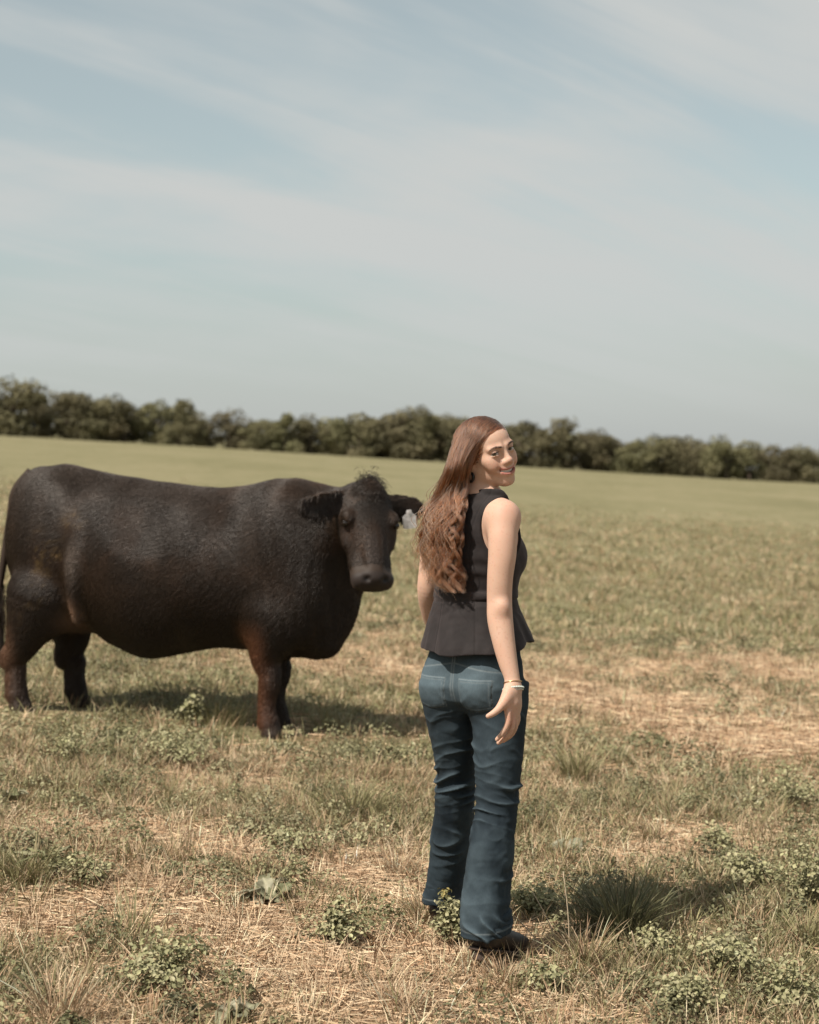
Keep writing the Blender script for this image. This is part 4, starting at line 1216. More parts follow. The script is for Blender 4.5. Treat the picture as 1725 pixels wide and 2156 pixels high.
# head frame: X to her right, Y where the face points, Z up
eE = np.array([.785, .55, .285]); eE /= np.linalg.norm(eE)
fY = np.array([.569, -.822, .0]); fY -= (fY @ eE) * eE; fY /= np.linalg.norm(fY)
fX = -eE; fZ = np.cross(fX, fY)
HC = at(1026, 950, 5.320)
HM = np.stack([fX, fY, fZ])
def to_head(p): return (p - HC) @ HM.T
def from_head(q): return HC + np.asarray(q) @ HM
def face_d(h):
    """h in the head's own frame (right, forward, up), metres; the eyes lie at height 0"""
    a = h.copy(); a[:, 0] = np.abs(a[:, 0])
    d = sd_ell(h, (0, -.018, .026), (.072, .090, .080))                    # skull
    d = smin(d, sd_ell(h, (0, .028, -.028), (.051, .060, .072)), .03)       # face
    d = smin(d, sd_ell(h, (0, .038, .036), (.050, .045, .042)), .03)        # forehead
    d = smin(d, sd_cap(a, (.047, -.005, -.050), (.014, .060, -.092), .015, .013), .03)   # jaw
    d = smin(d, sd_ell(h, (0, .072, -.094), (.018, .016, .015)), .02)       # chin
    d = smin(d, sd_ell(a, (.040, .054, -.020), (.019, .022, .018)), .022)   # cheekbone
    d = smin(d, sd_ell(a, (.034, .064, -.040), (.018, .016, .017)), .020)   # smiling cheek
    d = smin(d, sd_cap(a, (.012, .086, .016), (.042, .072, .016), .0075, .007), .014)     # brow
    d = smax(d, -sd_ell(a, (.031, .096, .000), (.0175, .016, .0115)), .010)  # eye socket
    d = smin(d, sd_cap(h, (0, .081, .010), (0, .1000, -.026), .0072, .0085), .012)       # nose
    d = smin(d, sd_ell(h, (0, .1005, -.0295), (.0098, .0095, .0085)), .009)
    d = smin(d, sd_ell(a, (.0125, .0905, -.0325), (.0072, .0095, .0070)), .012)
    d = smin(d, sd_ell(h, (0, .078, -.060), (.027, .018, .022)), .018)       # mouth mound
    mz = -.0610 + 9.0 * h[:, 0] ** 2                                         # the corners turn up
    yy = .0930 - 13 * h[:, 0] ** 2
    q = np.stack([h[:, 0], h[:, 1] - yy, h[:, 2] - mz], 1)
    d = smin(d, sd_ell(q, (0, -.004, .0066), (.0285, .0080, .0034)), .006)   # upper lip
    d = smin(d, sd_ell(q, (0, -.004, -.0095), (.0245, .0088, .0046)), .006)  # lower lip
    d = smax(d, -sd_ell(q, (0, .000, -.0012), (.0290, .0130, .0046)), .003)  # parted mouth
    d = smax(d, -sd_ell(a, (.0325, .084, -.0515), (.004, .006, .005)), .009) # dimple at the corner
    # upper and lower lids close over the eyeball
    up_c = np.stack([a[:, 0] - .031, a[:, 1] - .0745, a[:, 2] - 0.0], 1)
    rad = np.linalg.norm(up_c, axis=1)
    lid = np.abs(rad - .0132) - .0016
    ang = up_c[:, 2] + 4.5 * (a[:, 0] - .031) ** 2
    lid_u = smax(lid, -(ang - .0036), .002); lid_l = smax(lid, (ang + .0034 - 7 * (a[:, 0] - .031) ** 2), .002)
    d = smin(d, smax(np.minimum(lid_u, lid_l), -(up_c[:, 1] - .002), .002), .004)
    # ear
    e = np.stack([a[:, 0] - .071, h[:, 1] + .010, h[:, 2] + .012], 1)
    E = np.array([[.90, .43, 0], [-.42, .88, .2], [.1, -.2, .97]])
    d = smin(d, smax(sd_ell(e, (0, 0, 0), (.010, .018, .030), E), -sd_ell(e, (.010, .004, .004), (.008, .011, .020), E), .004), .006)
    return d
def body_f(p):
    d, r, f = torso_d(p)
    d = smin(d, bust(p, 0), .03)
    d = smin(d, sd_cap(p, at(1010, 1050, 5.36), at(1016, 985, 5.335), .053, .050), .03)
    # shoulders
    d = smin(d, lchain(p, [W4(1012, 1052, 5.35, .045), W4(1038, 1069, 5.29, .044), W4(1060, 1088, 5.240, .048)], 6), .04)
    d = smin(d, lchain(p, [W4(1004, 1052, 5.36, .045), W4(955, 1072, 5.42, .044), W4(924, 1090, 5.47, .042)], 6), .04)
    d = smin(d, lchain(p, arm_r, 70), .028)
    d = smin(d, lchain(p, arm_l, 48), .028)
    d = smin(d, sd_ell(p, at(1058, 1280, 5.158), (.012, .010, .014)), .03)       # point of the elbow
    d = smin(d, local(p, at(1015, 1580, 5.02), at(1105, 1430, 5.20), hand_d, .05), .012)
    # the far hand, loosely closed in front of her
    wl_ = at(938, 1378, 5.72)
    d = smin(d, sd_ell(p, wl_ + [.008, .03, -.04], (.022, .034, .048)), .02)
    for k in range(4):
        b0 = wl_ + np.array([.012 + .004 * k, .008 + .016 * k, -.075])
        d = smin(d, lchain(p, [np.append(b0, .009), np.append(b0 + [.012, .004, -.024], .0085), np.append(b0 + [.034, .002, -.034], .0075)], 6), .006)
    d = smin(d, lchain(p, [np.append(wl_ + [.01, -.002, -.02], .013), np.append(wl_ + [.028, -.012, -.05], .010), np.append(wl_ + [.036, -.008, -.07], .008)], 6), .012)
    return smin(d, local(p, HC - .16, HC + .16, lambda z: face_d(to_head(z)), .06), .022)
skin = Mat('skin', 0.62, 0.28)
skin.set('Base Color', skin.attr())
skin.set('Subsurface Weight', 0.2); skin.set('Subsurface Radius', (1.0, 0.35, 0.18)); skin.set('Subsurface Scale', 0.012)
skin.bump(skin.noise(260, 3, 0.6), 0.06, 0.002)
if want('woman'):
    bv_, bf_ = mesh_sdf(body_f, (.0, 4.98, .60), (.45, 5.85, 1.70), .0024)
    bv_ = relax(bv_, bf_, 7, 1 - .93 * np.clip(1.6 - np.linalg.norm(to_head(bv_) / .085, axis=1), 0, 1))
    h = to_head(bv_)
    colr = np.repeat(np.array([[.52, .335, .250]]), len(bv_), 0)
    def tint(m, c):
        global colr
        m = np.clip(m, 0, 1)[:, None]; colr = colr * (1 - m) + np.array(c) * m
    g = lambda c, r: np.exp(-(((np.stack([np.abs(h[:, 0]), h[:, 1], h[:, 2]], 1) - c) / r) ** 2).sum(1))
    tint(.35 * fbm(bv_ * 30, 3, 2) + .1, (.48, .290, .205))
    tint(.5 * g((.036, .07, -.036), (.022, .03, .02)), (.50, .22, .15))
    tint(.35 * g((0, .105, -.03), (.014, .012, .012)), (.48, .23, .17))
    mz = -.0610 + 9.0 * h[:, 0] ** 2
    lip = sstep(.0125, .0090, np.abs(h[:, 2] - mz + .001)) * sstep(.0305, .0270, np.abs(h[:, 0])) * sstep(.055, .065, h[:, 1])
    tint(.85 * lip, (.36, .125, .105))
    mouth = sstep(.0048, .0030, np.abs(h[:, 2] - mz + .0015)) * sstep(.0295, .0275, np.abs(h[:, 0])) * sstep(.0905, .0860, h[:, 1] + 13 * h[:, 0] ** 2) * sstep(.06, .066, h[:, 1])
    tint(mouth, (.055, .02, .017))
    tint(.35 * g((.031, .084, .0085), (.016, .012, .0035)), (.26, .13, .09))        # lid crease
    nost = g((.0065, .0965, -.0385), (.0038, .005, .0028)); tint(.8 * sstep(.3, .8, nost), (.10, .04, .03))  # nostril shade painted on the skin, no opening carved
    lash = g((.031, .087, .0042), (.0155, .012, .0016))
    tint(.8 * sstep(.35, .7, lash), (.06, .03, .022))
    fr_ = vnoise(bv_ * 190, 91); tint(.30 * sstep(.45, .8, fr_), (.38, .20, .13))                 # freckles
    tint(.22 * (fbm(bv_ * 14, 95, 3) + .3), (.55, .30, .22))
    at_ = lambda px, py, d, r: np.exp(-((bv_ - at(px, py, d)) ** 2).sum(1) / r ** 2)
    tint(.55 * at_(1058, 1279, 5.155, .020) * (.6 + .6 * fbm(bv_ * np.array([60, 60, 150]), 97, 2)), (.33, .165, .10))   # elbow
    tint(.40 * at_(1062, 1072, 5.20, .05), (.56, .29, .22))                                        # pinkish skin on the shoulder
    tint(.35 * at_(1060, 1480, 5.09, .03), (.54, .26, .18))
    # scalp under the hair
    hy = h[:, 1]; hz = h[:, 2]
    hairline = interp(np.abs(h[:, 0]), [0, .02, .045, .06, .08], [.078, .076, .055, .028, .02]) + 0
    scalp = sstep(.0, -.01, hy - interp(hz, [-.06, -.02, .02, .05, .075, .1], [-.02, -.012, .012, .040, .055, .07])) * sstep(-.085, -.05, hz) * (np.linalg.norm(h, axis=1) < .14)
    tint(.85 * scalp, (.07, .032, .020))
    knk = np.exp(-((bv_ - at(1074, 1515, 5.09)) ** 2).sum(1) / .022 ** 2)
    tint(.45 * knk, (.50, .20, .13))
    woman = empty('person', WO)
    tag(woman, 'person in black sleeveless top and blue jeans walking away, smiling back over the shoulder', 'person')
    mk_mesh('body', bv_, bf_, skin.m, True, colr, woman, WO)
    # eyes: white, iris and pupil
    gaze = np.array([0, 0, CAM_H]) - from_head((0, .08, 0)); gaze /= np.linalg.norm(gaze)
    eyem = Mat('eye', 0.08, 0.5)
    eyem.set('Base Color', eyem.attr())
    for s in (-1, 1):
        c = from_head((.031 * s, .0745, 0))
        G = np.stack(np.meshgrid(np.linspace(0, np.pi, 25), np.linspace(0, 2 * np.pi, 24, endpoint=False), indexing='ij'), -1).reshape(-1, 2)
        zx = np.cross(gaze, [0, 0, 1]); zx /= np.linalg.norm(zx); zy = np.cross(zx, gaze)
        dv = np.sin(G[:, :1]) * (np.cos(G[:, 1:]) * zx + np.sin(G[:, 1:]) * zy) + np.cos(G[:, :1]) * gaze
        th = G[:, 0]
        ec = np.where((th < .24)[:, None], [.008, .006, .005], np.where((th < .56)[:, None], [.070, .055, .036], [.42, .38, .35]))
        i, j = np.meshgrid(np.arange(24), np.arange(24), indexing='ij')
        mk_mesh('eye', c + .0122 * dv, np.stack([i * 24 + j, (i + 1) * 24 + j, (i + 1) * 24 + (j + 1) % 24, i * 24 + (j + 1) % 24], -1).reshape(-1, 4), eyem.m, True, ec, woman, WO)
    # teeth
    toothm = Mat('teeth', 0.25, 0.5); toothm.set('Base Color', (.72, .66, .58, 1))
    xs = np.linspace(-.0255, .0255, 22)
    tv = []
    for x in xs:
        gap = .0006 * (np.cos(x / .0062 * 2 * np.pi) > .8)
        for zz in (-.0062, -.001, .0042):
            tv.append(from_head((x, (.0868 - 13 * x * x) - gap - .0006 * (zz < -.004), -.0610 + 9.0 * x * x + zz * (1 - (x / .030) ** 2))))
    tv = np.array(tv); i, j = np.meshgrid(np.arange(21), np.arange(2), indexing='ij')
    mk_mesh('teeth', tv, np.stack([i * 3 + j, (i + 1) * 3 + j, (i + 1) * 3 + j + 1, i * 3 + j + 1], -1).reshape(-1, 4), toothm.m, True, None, woman, WO)
    # brows and lashes
    hairm = Mat('hair', 0.34, 0.55)
    hairm.set('Base Color', hairm.attr())
    rs = np.random.default_rng(5)
    br, la = [], []
    for s in (-1, 1):
        for k in range(150):
            t = rs.random()
            x = .011 + .036 * t
            z = .0155 + .0065 * math.sin(t * 2.4) - .004 * t * t + .0018 * rs.normal() * (1 - .6 * t)
            h0 = np.array([[x, .097 - .55 * max(x - .015, 0) ** 1.25 * 1.6, z]])
            for _ in range(14):
                dd_ = face_d(h0)[0]
                h0[0, 1] -= dd_ * .8
            p0 = h0[0] + [0, .0006, 0]
            dr = np.array([.0065, .0004, .0020 - .003 * t])
            pp = np.stack([p0, p0 + dr * .5 + [0, .0004, 0], p0 + dr + [0, -.0004 - .002 * t, 0]])
            pp[:, 0] *= s
            br.append(from_head(pp))
        for k in range(45):
            a = -1.15 + 2.3 * rs.random()
            p0 = np.array([.031 + .0125 * math.sin(a), .0745 + .0145 * math.cos(a), .0034 - 3.5 * (.0125 * math.sin(a)) ** 2])
            o = np.array([math.sin(a) * .7, math.cos(a) * .8, .35]) * .0036
            pp = np.stack([p0, p0 + o * .55, p0 + o + [0, 0, .0014]]); pp[:, 0] *= s
            la.append(from_head(pp))
    mk_curves('eyebrow', np.array(br[:150]), np.array([.00025, .00025, .00015]), hairm.m, np.repeat([[.095, .052, .034]], 150, 0), woman, WO)
    mk_curves('eyebrow', np.array(br[150:]), np.array([.00025, .00025, .00015]), hairm.m, np.repeat([[.095, .052, .034]], 150, 0), woman, WO)
    mk_curves('eyelashes', np.array(la), np.array([.0004, .0003, .0002]), hairm.m, np.repeat([[.010, .007, .006]], len(la), 0), woman, WO)

# ---- the sleeveless top
def vest_f(p):
    # fitted part
    d, r, f = torso_d(p, .009)
    d = smin(d, bust(p, .010), .03)
    d = smin(d, sd_chain(p, [W4(1012, 1054, 5.35, .050), W4(1034, 1066, 5.305, .050), W4(1058, 1082, 5.25, .050)], 6), .035)
    d = smin(d, sd_chain(p, [W4(1004, 1054, 5.36, .050), W4(955, 1074, 5.42, .048), W4(924, 1092, 5.47, .046)], 6), .035)
    zw = p[:, 2]
    z_w = at(0, 1252, 5.37)[2]
    # flared skirt below the waist, with flutes
    zs = [at(0, y, 5.36)[2] for y in (1245, 1270, 1300, 1330, 1358, 1392)]
    cx = [at(x, 0, 5.36)[0] for x in (1002, 1002, 1004, 1006, 1008, 1010)]
    dp, r2, f2, T = loft_z(p, zs, cx, [5.375, 5.372, 5.368, 5.365, 5.36, 5.36], [.133, .139, .154, .171, .186, .203], [.106, .112, .126, .141, .155, .170], [35, 34, 33, 32, 31, 31], 2.15)
    ang = np.arctan2(f2, r2)
    low = sstep(z_w, z_w - .15, zw)
    dp = dp + low * (.006 * np.sin(ang * 5 + .7) + .003 * np.sin(ang * 9 + 2.1 + 6 * zw) + .001 * np.sin(ang * 17 + 20 * zw))
    d = np.where(zw < z_w - .01, np.minimum(dp, d + .01 * 0 + 10 * (zw < z_w - .02)), smin(d, dp, .012))
    # hollow below the waist: it is cloth, not a solid
    hollow = smax(dp + .0065, zw - (z_w - .05), .004)
    d = smax(d, -hollow, .003)
    # hem, longer behind
    hem = at(0, 1356, 5.36)[2] + .004 * np.sin(ang * 5 + .7) - .020 * sstep(.02, -.14, f2) + .010 * sstep(.08, .18, r2)
    d = smax(d, hem - zw, .003)
    # neck opening and arm holes
    d = smax(d, -sd_cap(p, at(1010, 1052, 5.355), at(1017, 1000, 5.33), .062, .070), .006)
    d = smax(d, -sd_ell(p, at(1076, 1114, 5.215), (.091, .120, .104)), .008)
    d = smax(d, -sd_cap(p, at(1078, 1105, 5.21), at(1075, 1180, 5.17), .060, .050), .006)
    d = smax(d, -sd_ell(p, at(900, 1112, 5.49), (.070, .115, .098)), .008)
    d = smax(d, -sd_cap(p, at(904, 1105, 5.49), at(892, 1190, 5.52), .050, .045), .006)
    d = smax(d, zw - at(0, 1036, 5.35)[2], .004)
    # stand collar with its corner turned out over the right shoulder
    co, cx2 = at(1012, 1050, 5.352), at(1020, 1028, 5.335)
    ax = (cx2 - co) / np.linalg.norm(cx2 - co)
    q = p - co; t = q @ ax; rad = np.linalg.norm(q - t[:, None] * ax, axis=1)
    aC = np.arctan2((q @ fU), (q @ rU))
    flare = .0645 + .10 * np.clip(t, 0, .05) + .018 * np.exp(-((aC - .35) / .55) ** 2)
    topc = .012 + .020 * np.exp(-((aC - .45) / .75) ** 2)
    col_ = smax(smax(np.abs(rad - flare) - .0032, t - topc, .003), -(t + .022), .003)
    lap = sd_chain(p, [W4(1014, 1040, 5.285, .016), W4(1036, 1042, 5.270, .021), W4(1056, 1045, 5.266, .019), W4(1068, 1052, 5.268, .007)], 8, ((0.3, .9, .3), .45))
    return smin(np.minimum(d, col_), lap, .006)
if want('woman'):
    vv_, vf_ = mesh_sdf(vest_f, (.0, 5.08, .86), (.48, 5.68, 1.48), .0028)
    vn_ = vnormals(vv_, vf_)
    # creases: gathered at the waist, drawn across the back, long soft ones down the skirt
    z_w = at(0, 1262, 5.37)[2]
    zz = vv_[:, 2]
    cr = .0042 * np.exp(-((zz - z_w) / .035) ** 2) * np.sin((zz * 150) + 5 * vnoise(vv_ * 14, 3)) * sstep(-.1, .5, vnoise(vv_ * 9, 6))
    cr = cr + .0028 * sstep(z_w + .03, z_w + .1, zz) * np.sin((vv_[:, 2] * .8 + vv_[:, 0] * .6) * 70 + 6 * vnoise(vv_ * 8, 4)) * sstep(.0, .6, vnoise(vv_ * 6 + 3, 5))
    cr = cr + .0022 * fbm(vv_ * np.array([26, 26, 9]), 9, 2) * sstep(z_w + .02, z_w - .05, zz) + .0012 * fbm(vv_ * 40, 19, 2)
    # waist seam and two long back seams
    dT, rr_, ff_ = torso_d(vv_)
    cr = cr - .0020 * np.exp(-((zz - z_w - .006 * np.sin(rr_ * 9)) / .0035) ** 2)
    for s in (-1, 1):
        cr = cr - .0016 * np.exp(-((rr_ - s * (.052 + .10 * np.abs(zz - z_w - .06))) / .0030) ** 2) * (ff_ < 0)
    cloth = Mat('black_cloth', 0.8, 0.25)
    wv = cloth.noise(900, 2, 0.5)
    cloth.set('Base Color', cloth.ramp(cloth.noise(18, 4, 0.6), [(0.3, (.0115, .0092, .0094)), (0.7, (.021, .0165, .0165))]))
    cloth.set('Sheen Weight', 0.18); cloth.set('Sheen Roughness', 0.5); cloth.set('Sheen Tint', (.62, .5, .5, 1))
    cloth.bump(wv, 0.25, 0.001)
    top_o = mk_mesh('sleeveless_top', vv_ + vn_ * cr[:, None], vf_, cloth.m, True, None, woman, WO)

# ---- jeans: seat, two legs, hems
LEG_R = [(1440, 1050, 5.325, .090, .100), (1490, 1051, 5.305, .085, .094), (1540, 1051, 5.29, .079, .087), (1590, 1050, 5.275, .074, .081), (1640, 1049, 5.265, .068, .074), (1690, 1046, 5.255, .066, .072), (1740, 1040, 5.24, .065, .074),
         (1790, 1034, 5.225, .066, .078), (1860, 1028, 5.21, .0675, .084), (1930, 1025, 5.195, .071, .092), (1985, 1025, 5.185, .0735, .098)]
LEG_L = [(1440, 948, 5.38, .085, .098), (1490, 946, 5.39, .079, .091), (1540, 953, 5.405, .072, .084), (1590, 959, 5.425, .066, .078), (1640, 961, 5.445, .060, .072), (1690, 957, 5.47, .062, .072), (1740, 953, 5.50, .062, .074),
         (1790, 949, 5.53, .063, .077), (1850, 940, 5.565, .063, .082), (1895, 933, 5.59, .064, .088), (1912, 931, 5.60, .065, .090)]
def leg_loft(p, L, yaw):
    A = np.array(L); pts = np.array([at(x, y, d) for y, x, d in A[:, :3]])
    d, r, f, T = loft_z(p, pts[:, 2], pts[:, 0], pts[:, 1], A[:, 3], A[:, 4], np.full(len(A), yaw), 2.15)
    return d, r, f, pts[:, 2].min()
def jeans_solid(p):
    zs = [at(0, y, 5.36)[2] for y in (1318, 1345, 1375, 1405, 1435, 1465, 1495)]
    hp = [at(x, 0, 5.36)[0] for x in (1001, 1001, 1000, 1000, 1000, 1000, 1001)]
    d, r, f, T = loft_z(p, zs, hp, [5.372, 5.37, 5.366, 5.362, 5.36, 5.36, 5.36], [.136, .142, .149, .155, .158, .153, .118], [.106, .110, .114, .118, .119, .112, .07], [36] * 7, 2.3)
    rH, fH = rot_axes(37)
    c = at(1000, 1438, 5.36)
    for s in (-1, 1):
        d = smin(d, sd_ell(p, c + rH * .072 * s - fH * .052, (.077, .078, .090)), .035)
    cleft = sd_chain(p, [np.append(c - fH * .158 + np.array([0, 0, .02]), .006), np.append(c - fH * .146 + np.array([0, 0, -.04]), .016), np.append(c - fH * .10 + np.array([0, 0, -.088]), .022)], 6)
    d = smax(d, -cleft, .035)
    dr, _, _, _ = leg_loft(p, LEG_R, 28)
    dl, _, _, _ = leg_loft(p, LEG_L, 22)
    lg = smin(dr, dl, .008)
    return smin(d, lg, .030), dr, dl
def jeans_f(p):
    d, dr, dl = jeans_solid(p)
    zr = at(0, 1964, 5.185)[2] + .05 * (p[:, 1] - 5.185) ; zl = at(0, 1894, 5.60)[2]
    own_r = dr < dl
    hem = np.where(own_r, zr - p[:, 2], zl - p[:, 2])
    d = smax(d, hem, .003)
    d = smax(d, p[:, 2] - at(0, 1330, 5.36)[2], .004)
    inner = np.where(own_r, dr, dl) + .005
    lowz = np.where(own_r, zr, zl) + .06
    return smax(d, -smax(inner, p[:, 2] - lowz, .004), .002)
if want('woman'):
    jv, jf = mesh_sdf(jeans_f, (-.02, 5.0, -.03), (.45, 5.80, 1.02), .0034)
    jv = relax(jv, jf, 3)
    jn = vnormals(jv, jf)
    js, jr, jl = jeans_solid(jv)
    onr = jr < jl
    z = jv[:, 2]
    def creases(z0, sp, freq, seed, slant, sel):
        ph = (z + slant * (jv[:, 0] - .25)) * freq + 4.0 * vnoise(jv * np.array([7, 7, 10]), seed)
        ridge = (1 - np.abs(np.sin(ph))) ** 1.6
        return np.exp(-((z - z0) / sp) ** 2) * (ridge - .25) * sstep(-.35, .5, vnoise(jv * np.array([9, 9, 16]) + seed, seed + 1)) * sel
    zk_r = at(0, 1655, 5.26)[2]; zk_l = at(0, 1650, 5.45)[2]
    dj = .018 * creases(zk_r, .085, 62, 3, .25, onr) + .015 * creases(zk_l, .085, 66, 8, -.35, ~onr)
    dj = dj + .010 * creases(at(0, 1535, 5.3)[2], .06, 42, 13, .5, onr) + .010 * creases(at(0, 1520, 5.4)[2], .06, 42, 17, -.5, ~onr)
    dj = dj + .005 * creases(at(0, 1490, 5.35)[2], .05, 48, 23, .3, True)
    dj = dj + .013 * creases(at(0, 1945, 5.19)[2], .05, 66, 29, .5, onr) + .007 * creases(at(0, 1885, 5.6)[2], .05, 60, 33, .2, ~onr)
    dj = dj + .0085 * fbm(jv * np.array([11, 11, 6]), 41, 3) * sstep(.55, .35, z) + .0016 * fbm(jv * 34, 43, 2)
    dj = dj + .008 * creases(at(0, 1790, 5.3)[2], .12, 30, 61, .7, onr) + .007 * creases(at(0, 1760, 5.5)[2], .10, 34, 67, -.6, ~onr) + .006 * creases(at(0, 1590, 5.3)[2], .05, 70, 71, -.2, True)
    dj = dj + .003 * (np.abs(fbm(jv * np.array([20, 20, 28]), 81, 2)) - .2) * sstep(.75, .6, z)
    dj = dj + .0026 * creases(zk_r, .09, 112, 91, .3, onr) + .0026 * creases(zk_l, .09, 112, 93, -.3, ~onr)
    # sewn lines: hems, centre seam, yoke and pocket edges
    rH, fH = rot_axes(37)
    cH = at(1000, 1438, 5.36)
    q = jv - cH; rr = q @ rH; ff = q @ fH
    backm = sstep(-.01, -.05, ff)
    line = lambda dist, wdt=.0022: np.exp(-(dist / wdt) ** 2)
    st = np.zeros(len(jv))
    st = np.maximum(st, line(rr - .0015) * backm * sstep(-.06, -.03, q[:, 2]))
    st = np.maximum(st, line(rr + .0065) * backm * sstep(-.05, -.02, q[:, 2]))
    zy = .062 - .16 * np.abs(rr)
    st = np.maximum(st, line(q[:, 2] - zy - .012) * backm)
    pocket_in = np.zeros(len(jv))
    for s in (-1, 1):
        x = s * rr - .080; y = q[:, 2] + .012
        topy, boty = .040, -.052 + .0 * x
        halfw = .052 + .10 * (y + .05) * .25
        boty = -.058 + .16 * np.abs(x)
        e = np.maximum(np.maximum(np.abs(x) - halfw, y - topy), boty - y)
        pocket_in = np.maximum(pocket_in, (e < 0) * backm)
        st = np.maximum(st, line(e, .0016) * backm); st = np.maximum(st, line(e + .007, .0012) * .7 * backm)
    hemr = np.abs(z - (at(0, 1964, 5.185)[2] + .05 * (jv[:, 1] - 5.185)) - .022); heml = np.abs(z - at(0, 1894, 5.60)[2] - .020)
    st = np.maximum(st, np.where(onr, line(hemr), line(heml)))
    dj = dj + .0026 * pocket_in - .0010 * st
    denim = Mat('denim', 0.85, 0.2)
    lit_worn = denim.attr('Col', 'Color')
    tw = denim.noise(300, 4, 0.7, None, (1, 1, 0.3))
    base_j = denim.ramp(denim.noise(7, 5, 0.6), [(0.3, (.0058, .0094, .0130)), (0.7, (.0115, .0176, .0230))])
    sep = denim.new('ShaderNodeSeparateColor'); denim.link(lit_worn, sep.inputs[0])
    c2 = denim.mix(sep.outputs['Red'], base_j, (.070, .095, .110))
    c3 = denim.mix(denim.math('MULTIPLY', sep.outputs['Green'], .52), c2, (.12, .135, .14))
    c4 = denim.mix(denim.math('MULTIPLY', tw, .9), c3, denim.mix(1.0, c3, (2.0, 2.0, 2.0), 'MULTIPLY'))
    denim.set('Base Color', c4)
    denim.bump(tw, 0.35, 0.0015)
    lit_fade = .80 * np.exp(-((z - at(0, 1425, 5.3)[2]) / .07) ** 2) * sstep(.05, -.08, ff) * (.8 + .4 * fbm(jv * 18, 51, 2))  # light on the seat, painted in as paler denim
    lit_fade = lit_fade * .9 + .22 * np.exp(-((z - .62) / .14) ** 2) * backm * .6 + .14 * sstep(.42, .25, z) * (.6 + .6 * fbm(jv * 9, 53, 2)) + np.clip(dj * 50, 0, .35)
    lit_fade = np.clip(lit_fade, 0, .85)
    jeans_o = mk_mesh('jeans', jv + jn * dj[:, None], jf, denim.m, True, np.stack([lit_fade, st, 0 * st], 1), woman, WO)
    # ---- ankle boots
    leather = Mat('boot_leather', 0.45, 0.4); leather.set('Base Color', leather.ramp(leather.noise(30, 4), [(0.35, (.014, .010, .009)), (0.7, (.035, .022, .017))]))
    solem = Mat('boot_sole', 0.6, 0.3); solem.set('Base Color', (.060, .040, .031, 1))
    def boot(c, fwd, tilt):
        """c: ball of the foot on the ground; fwd: direction of the toes; tilt: how far the heel is up"""
        fwd = np.array(fwd, float); fwd /= np.linalg.norm(fwd); sd = np.array([fwd[1], -fwd[0], 0])
        hl = c - fwd * .165 + np.array([0, 0, tilt])
        up = np.cross(sd, (c - hl) / np.linalg.norm(c - hl)); up = up if up[2] > 0 else -up
        ax = (c - hl) / np.linalg.norm(c - hl)
        ank = hl + ax * .055 + up * .115
        def f(p):
            d = sd_chain(p, [np.append(hl + ax * .03 + up * .040, .036), np.append(hl + ax * .09 + up * .045, .038), np.append(c + up * .034, .037), np.append(c + fwd * .06 + up * .020, .026), np.append(c + fwd * .095 + np.array([0, 0, .016]), .014)], 14)
            d = smin(d, sd_chain(p, [np.append(hl + ax * .035 + up * .04, .037), np.append(ank, .040), np.append(ank + np.array([0, 0, .05]), .040)], 8), .03)
            return smax(d, -((p - hl) @ up - .012), .004)
        def s(p):
            q = p - hl; t = q @ ax; h = q @ up; w = q @ sd
            ln = np.clip(t, .0, .262)
            wd = interp(ln, [0, .04, .10, .17, .22, .262], [.025, .031, .029, .036, .030, .008])
            plan = np.hypot(np.maximum(np.abs(w) - wd, 0), np.maximum(t - .262, np.maximum(-t - .006, 0))) - .003
            d = smax(plan, np.abs(h - .007) - .005, .003)
            heel = smax(smax(np.hypot(w, t - .032) - .029, h - .004, .003), -(h + .026), .003)
            return np.minimum(d, heel)
        return f, s, hl
    for ank_, fwd, tilt in ((at(1022, 1975, 5.175), (.62, .78, 0), .045), (at(935, 1900, 5.585), (.35, .94, 0), .012)):
        cpos = ank_ + np.array(fwd) / np.linalg.norm(fwd) * .115
        cpos[2] = float(gh(cpos[0], cpos[1])) + .012
        f, s, hl = boot(cpos, fwd, tilt)
        lo = np.minimum(cpos, hl) - np.array([.13, .13, .06]); hi = np.maximum(cpos, hl) + np.array([.13, .13, .26])
        v, q = mesh_sdf(f, lo, hi, .0035)
        b_ = mk_mesh('boot', v, q, leather.m, True, None, woman, WO)
        v, q = mesh_sdf(s, lo, hi, .003)
        mk_mesh('sole', v, q, solem.m, True, None, b_, WO)
    # ---- bracelets, earring
    silver = Mat('silver', 0.25, 0.5); silver.set('Base Color', (.72, .70, .66, 1)); silver.set('Metallic', 1.0)
    gold = Mat('gold', 0.25, 0.5); gold.set('Base Color', (.75, .50, .28, 1)); gold.set('Metallic', 1.0)
    bead = Mat('bead', 0.35, 0.5); bead.set('Base Color', bead.ramp(bead.noise(220, 1), [(0.4, (.36, .48, .42)), (0.6, (.66, .66, .62))]))
    wa = at(1070, 1395, 5.145); wb = at(1081, 1450, 5.125); wax = (wb - wa) / np.linalg.norm(wb - wa)
    wx = np.cross(wax, [0, 1, 0]); wx /= np.linalg.norm(wx); wy = np.cross(wax, wx)
    def ring(center, rad, tilt, n=40):
        th = np.linspace(0, 2 * np.pi, n + 1)
        return center + rad * (np.cos(th)[:, None] * wx + np.sin(th)[:, None] * wy) + (tilt * rad * np.cos(th + .6))[:, None] * wax
    v, f = tube(ring(at(1079.5, 1437, 5.13), .0272, .10), .0016, 6, False)
    mk_mesh('bangle', v, f, gold.m, True, None, woman, WO)
    br_pts = ring(at(1081, 1450, 5.126), .0300, .10, 30)[:-1]
    br_e = empty('bead_bracelet', (0, 0, 0)); br_e.parent = woman
    sph = []
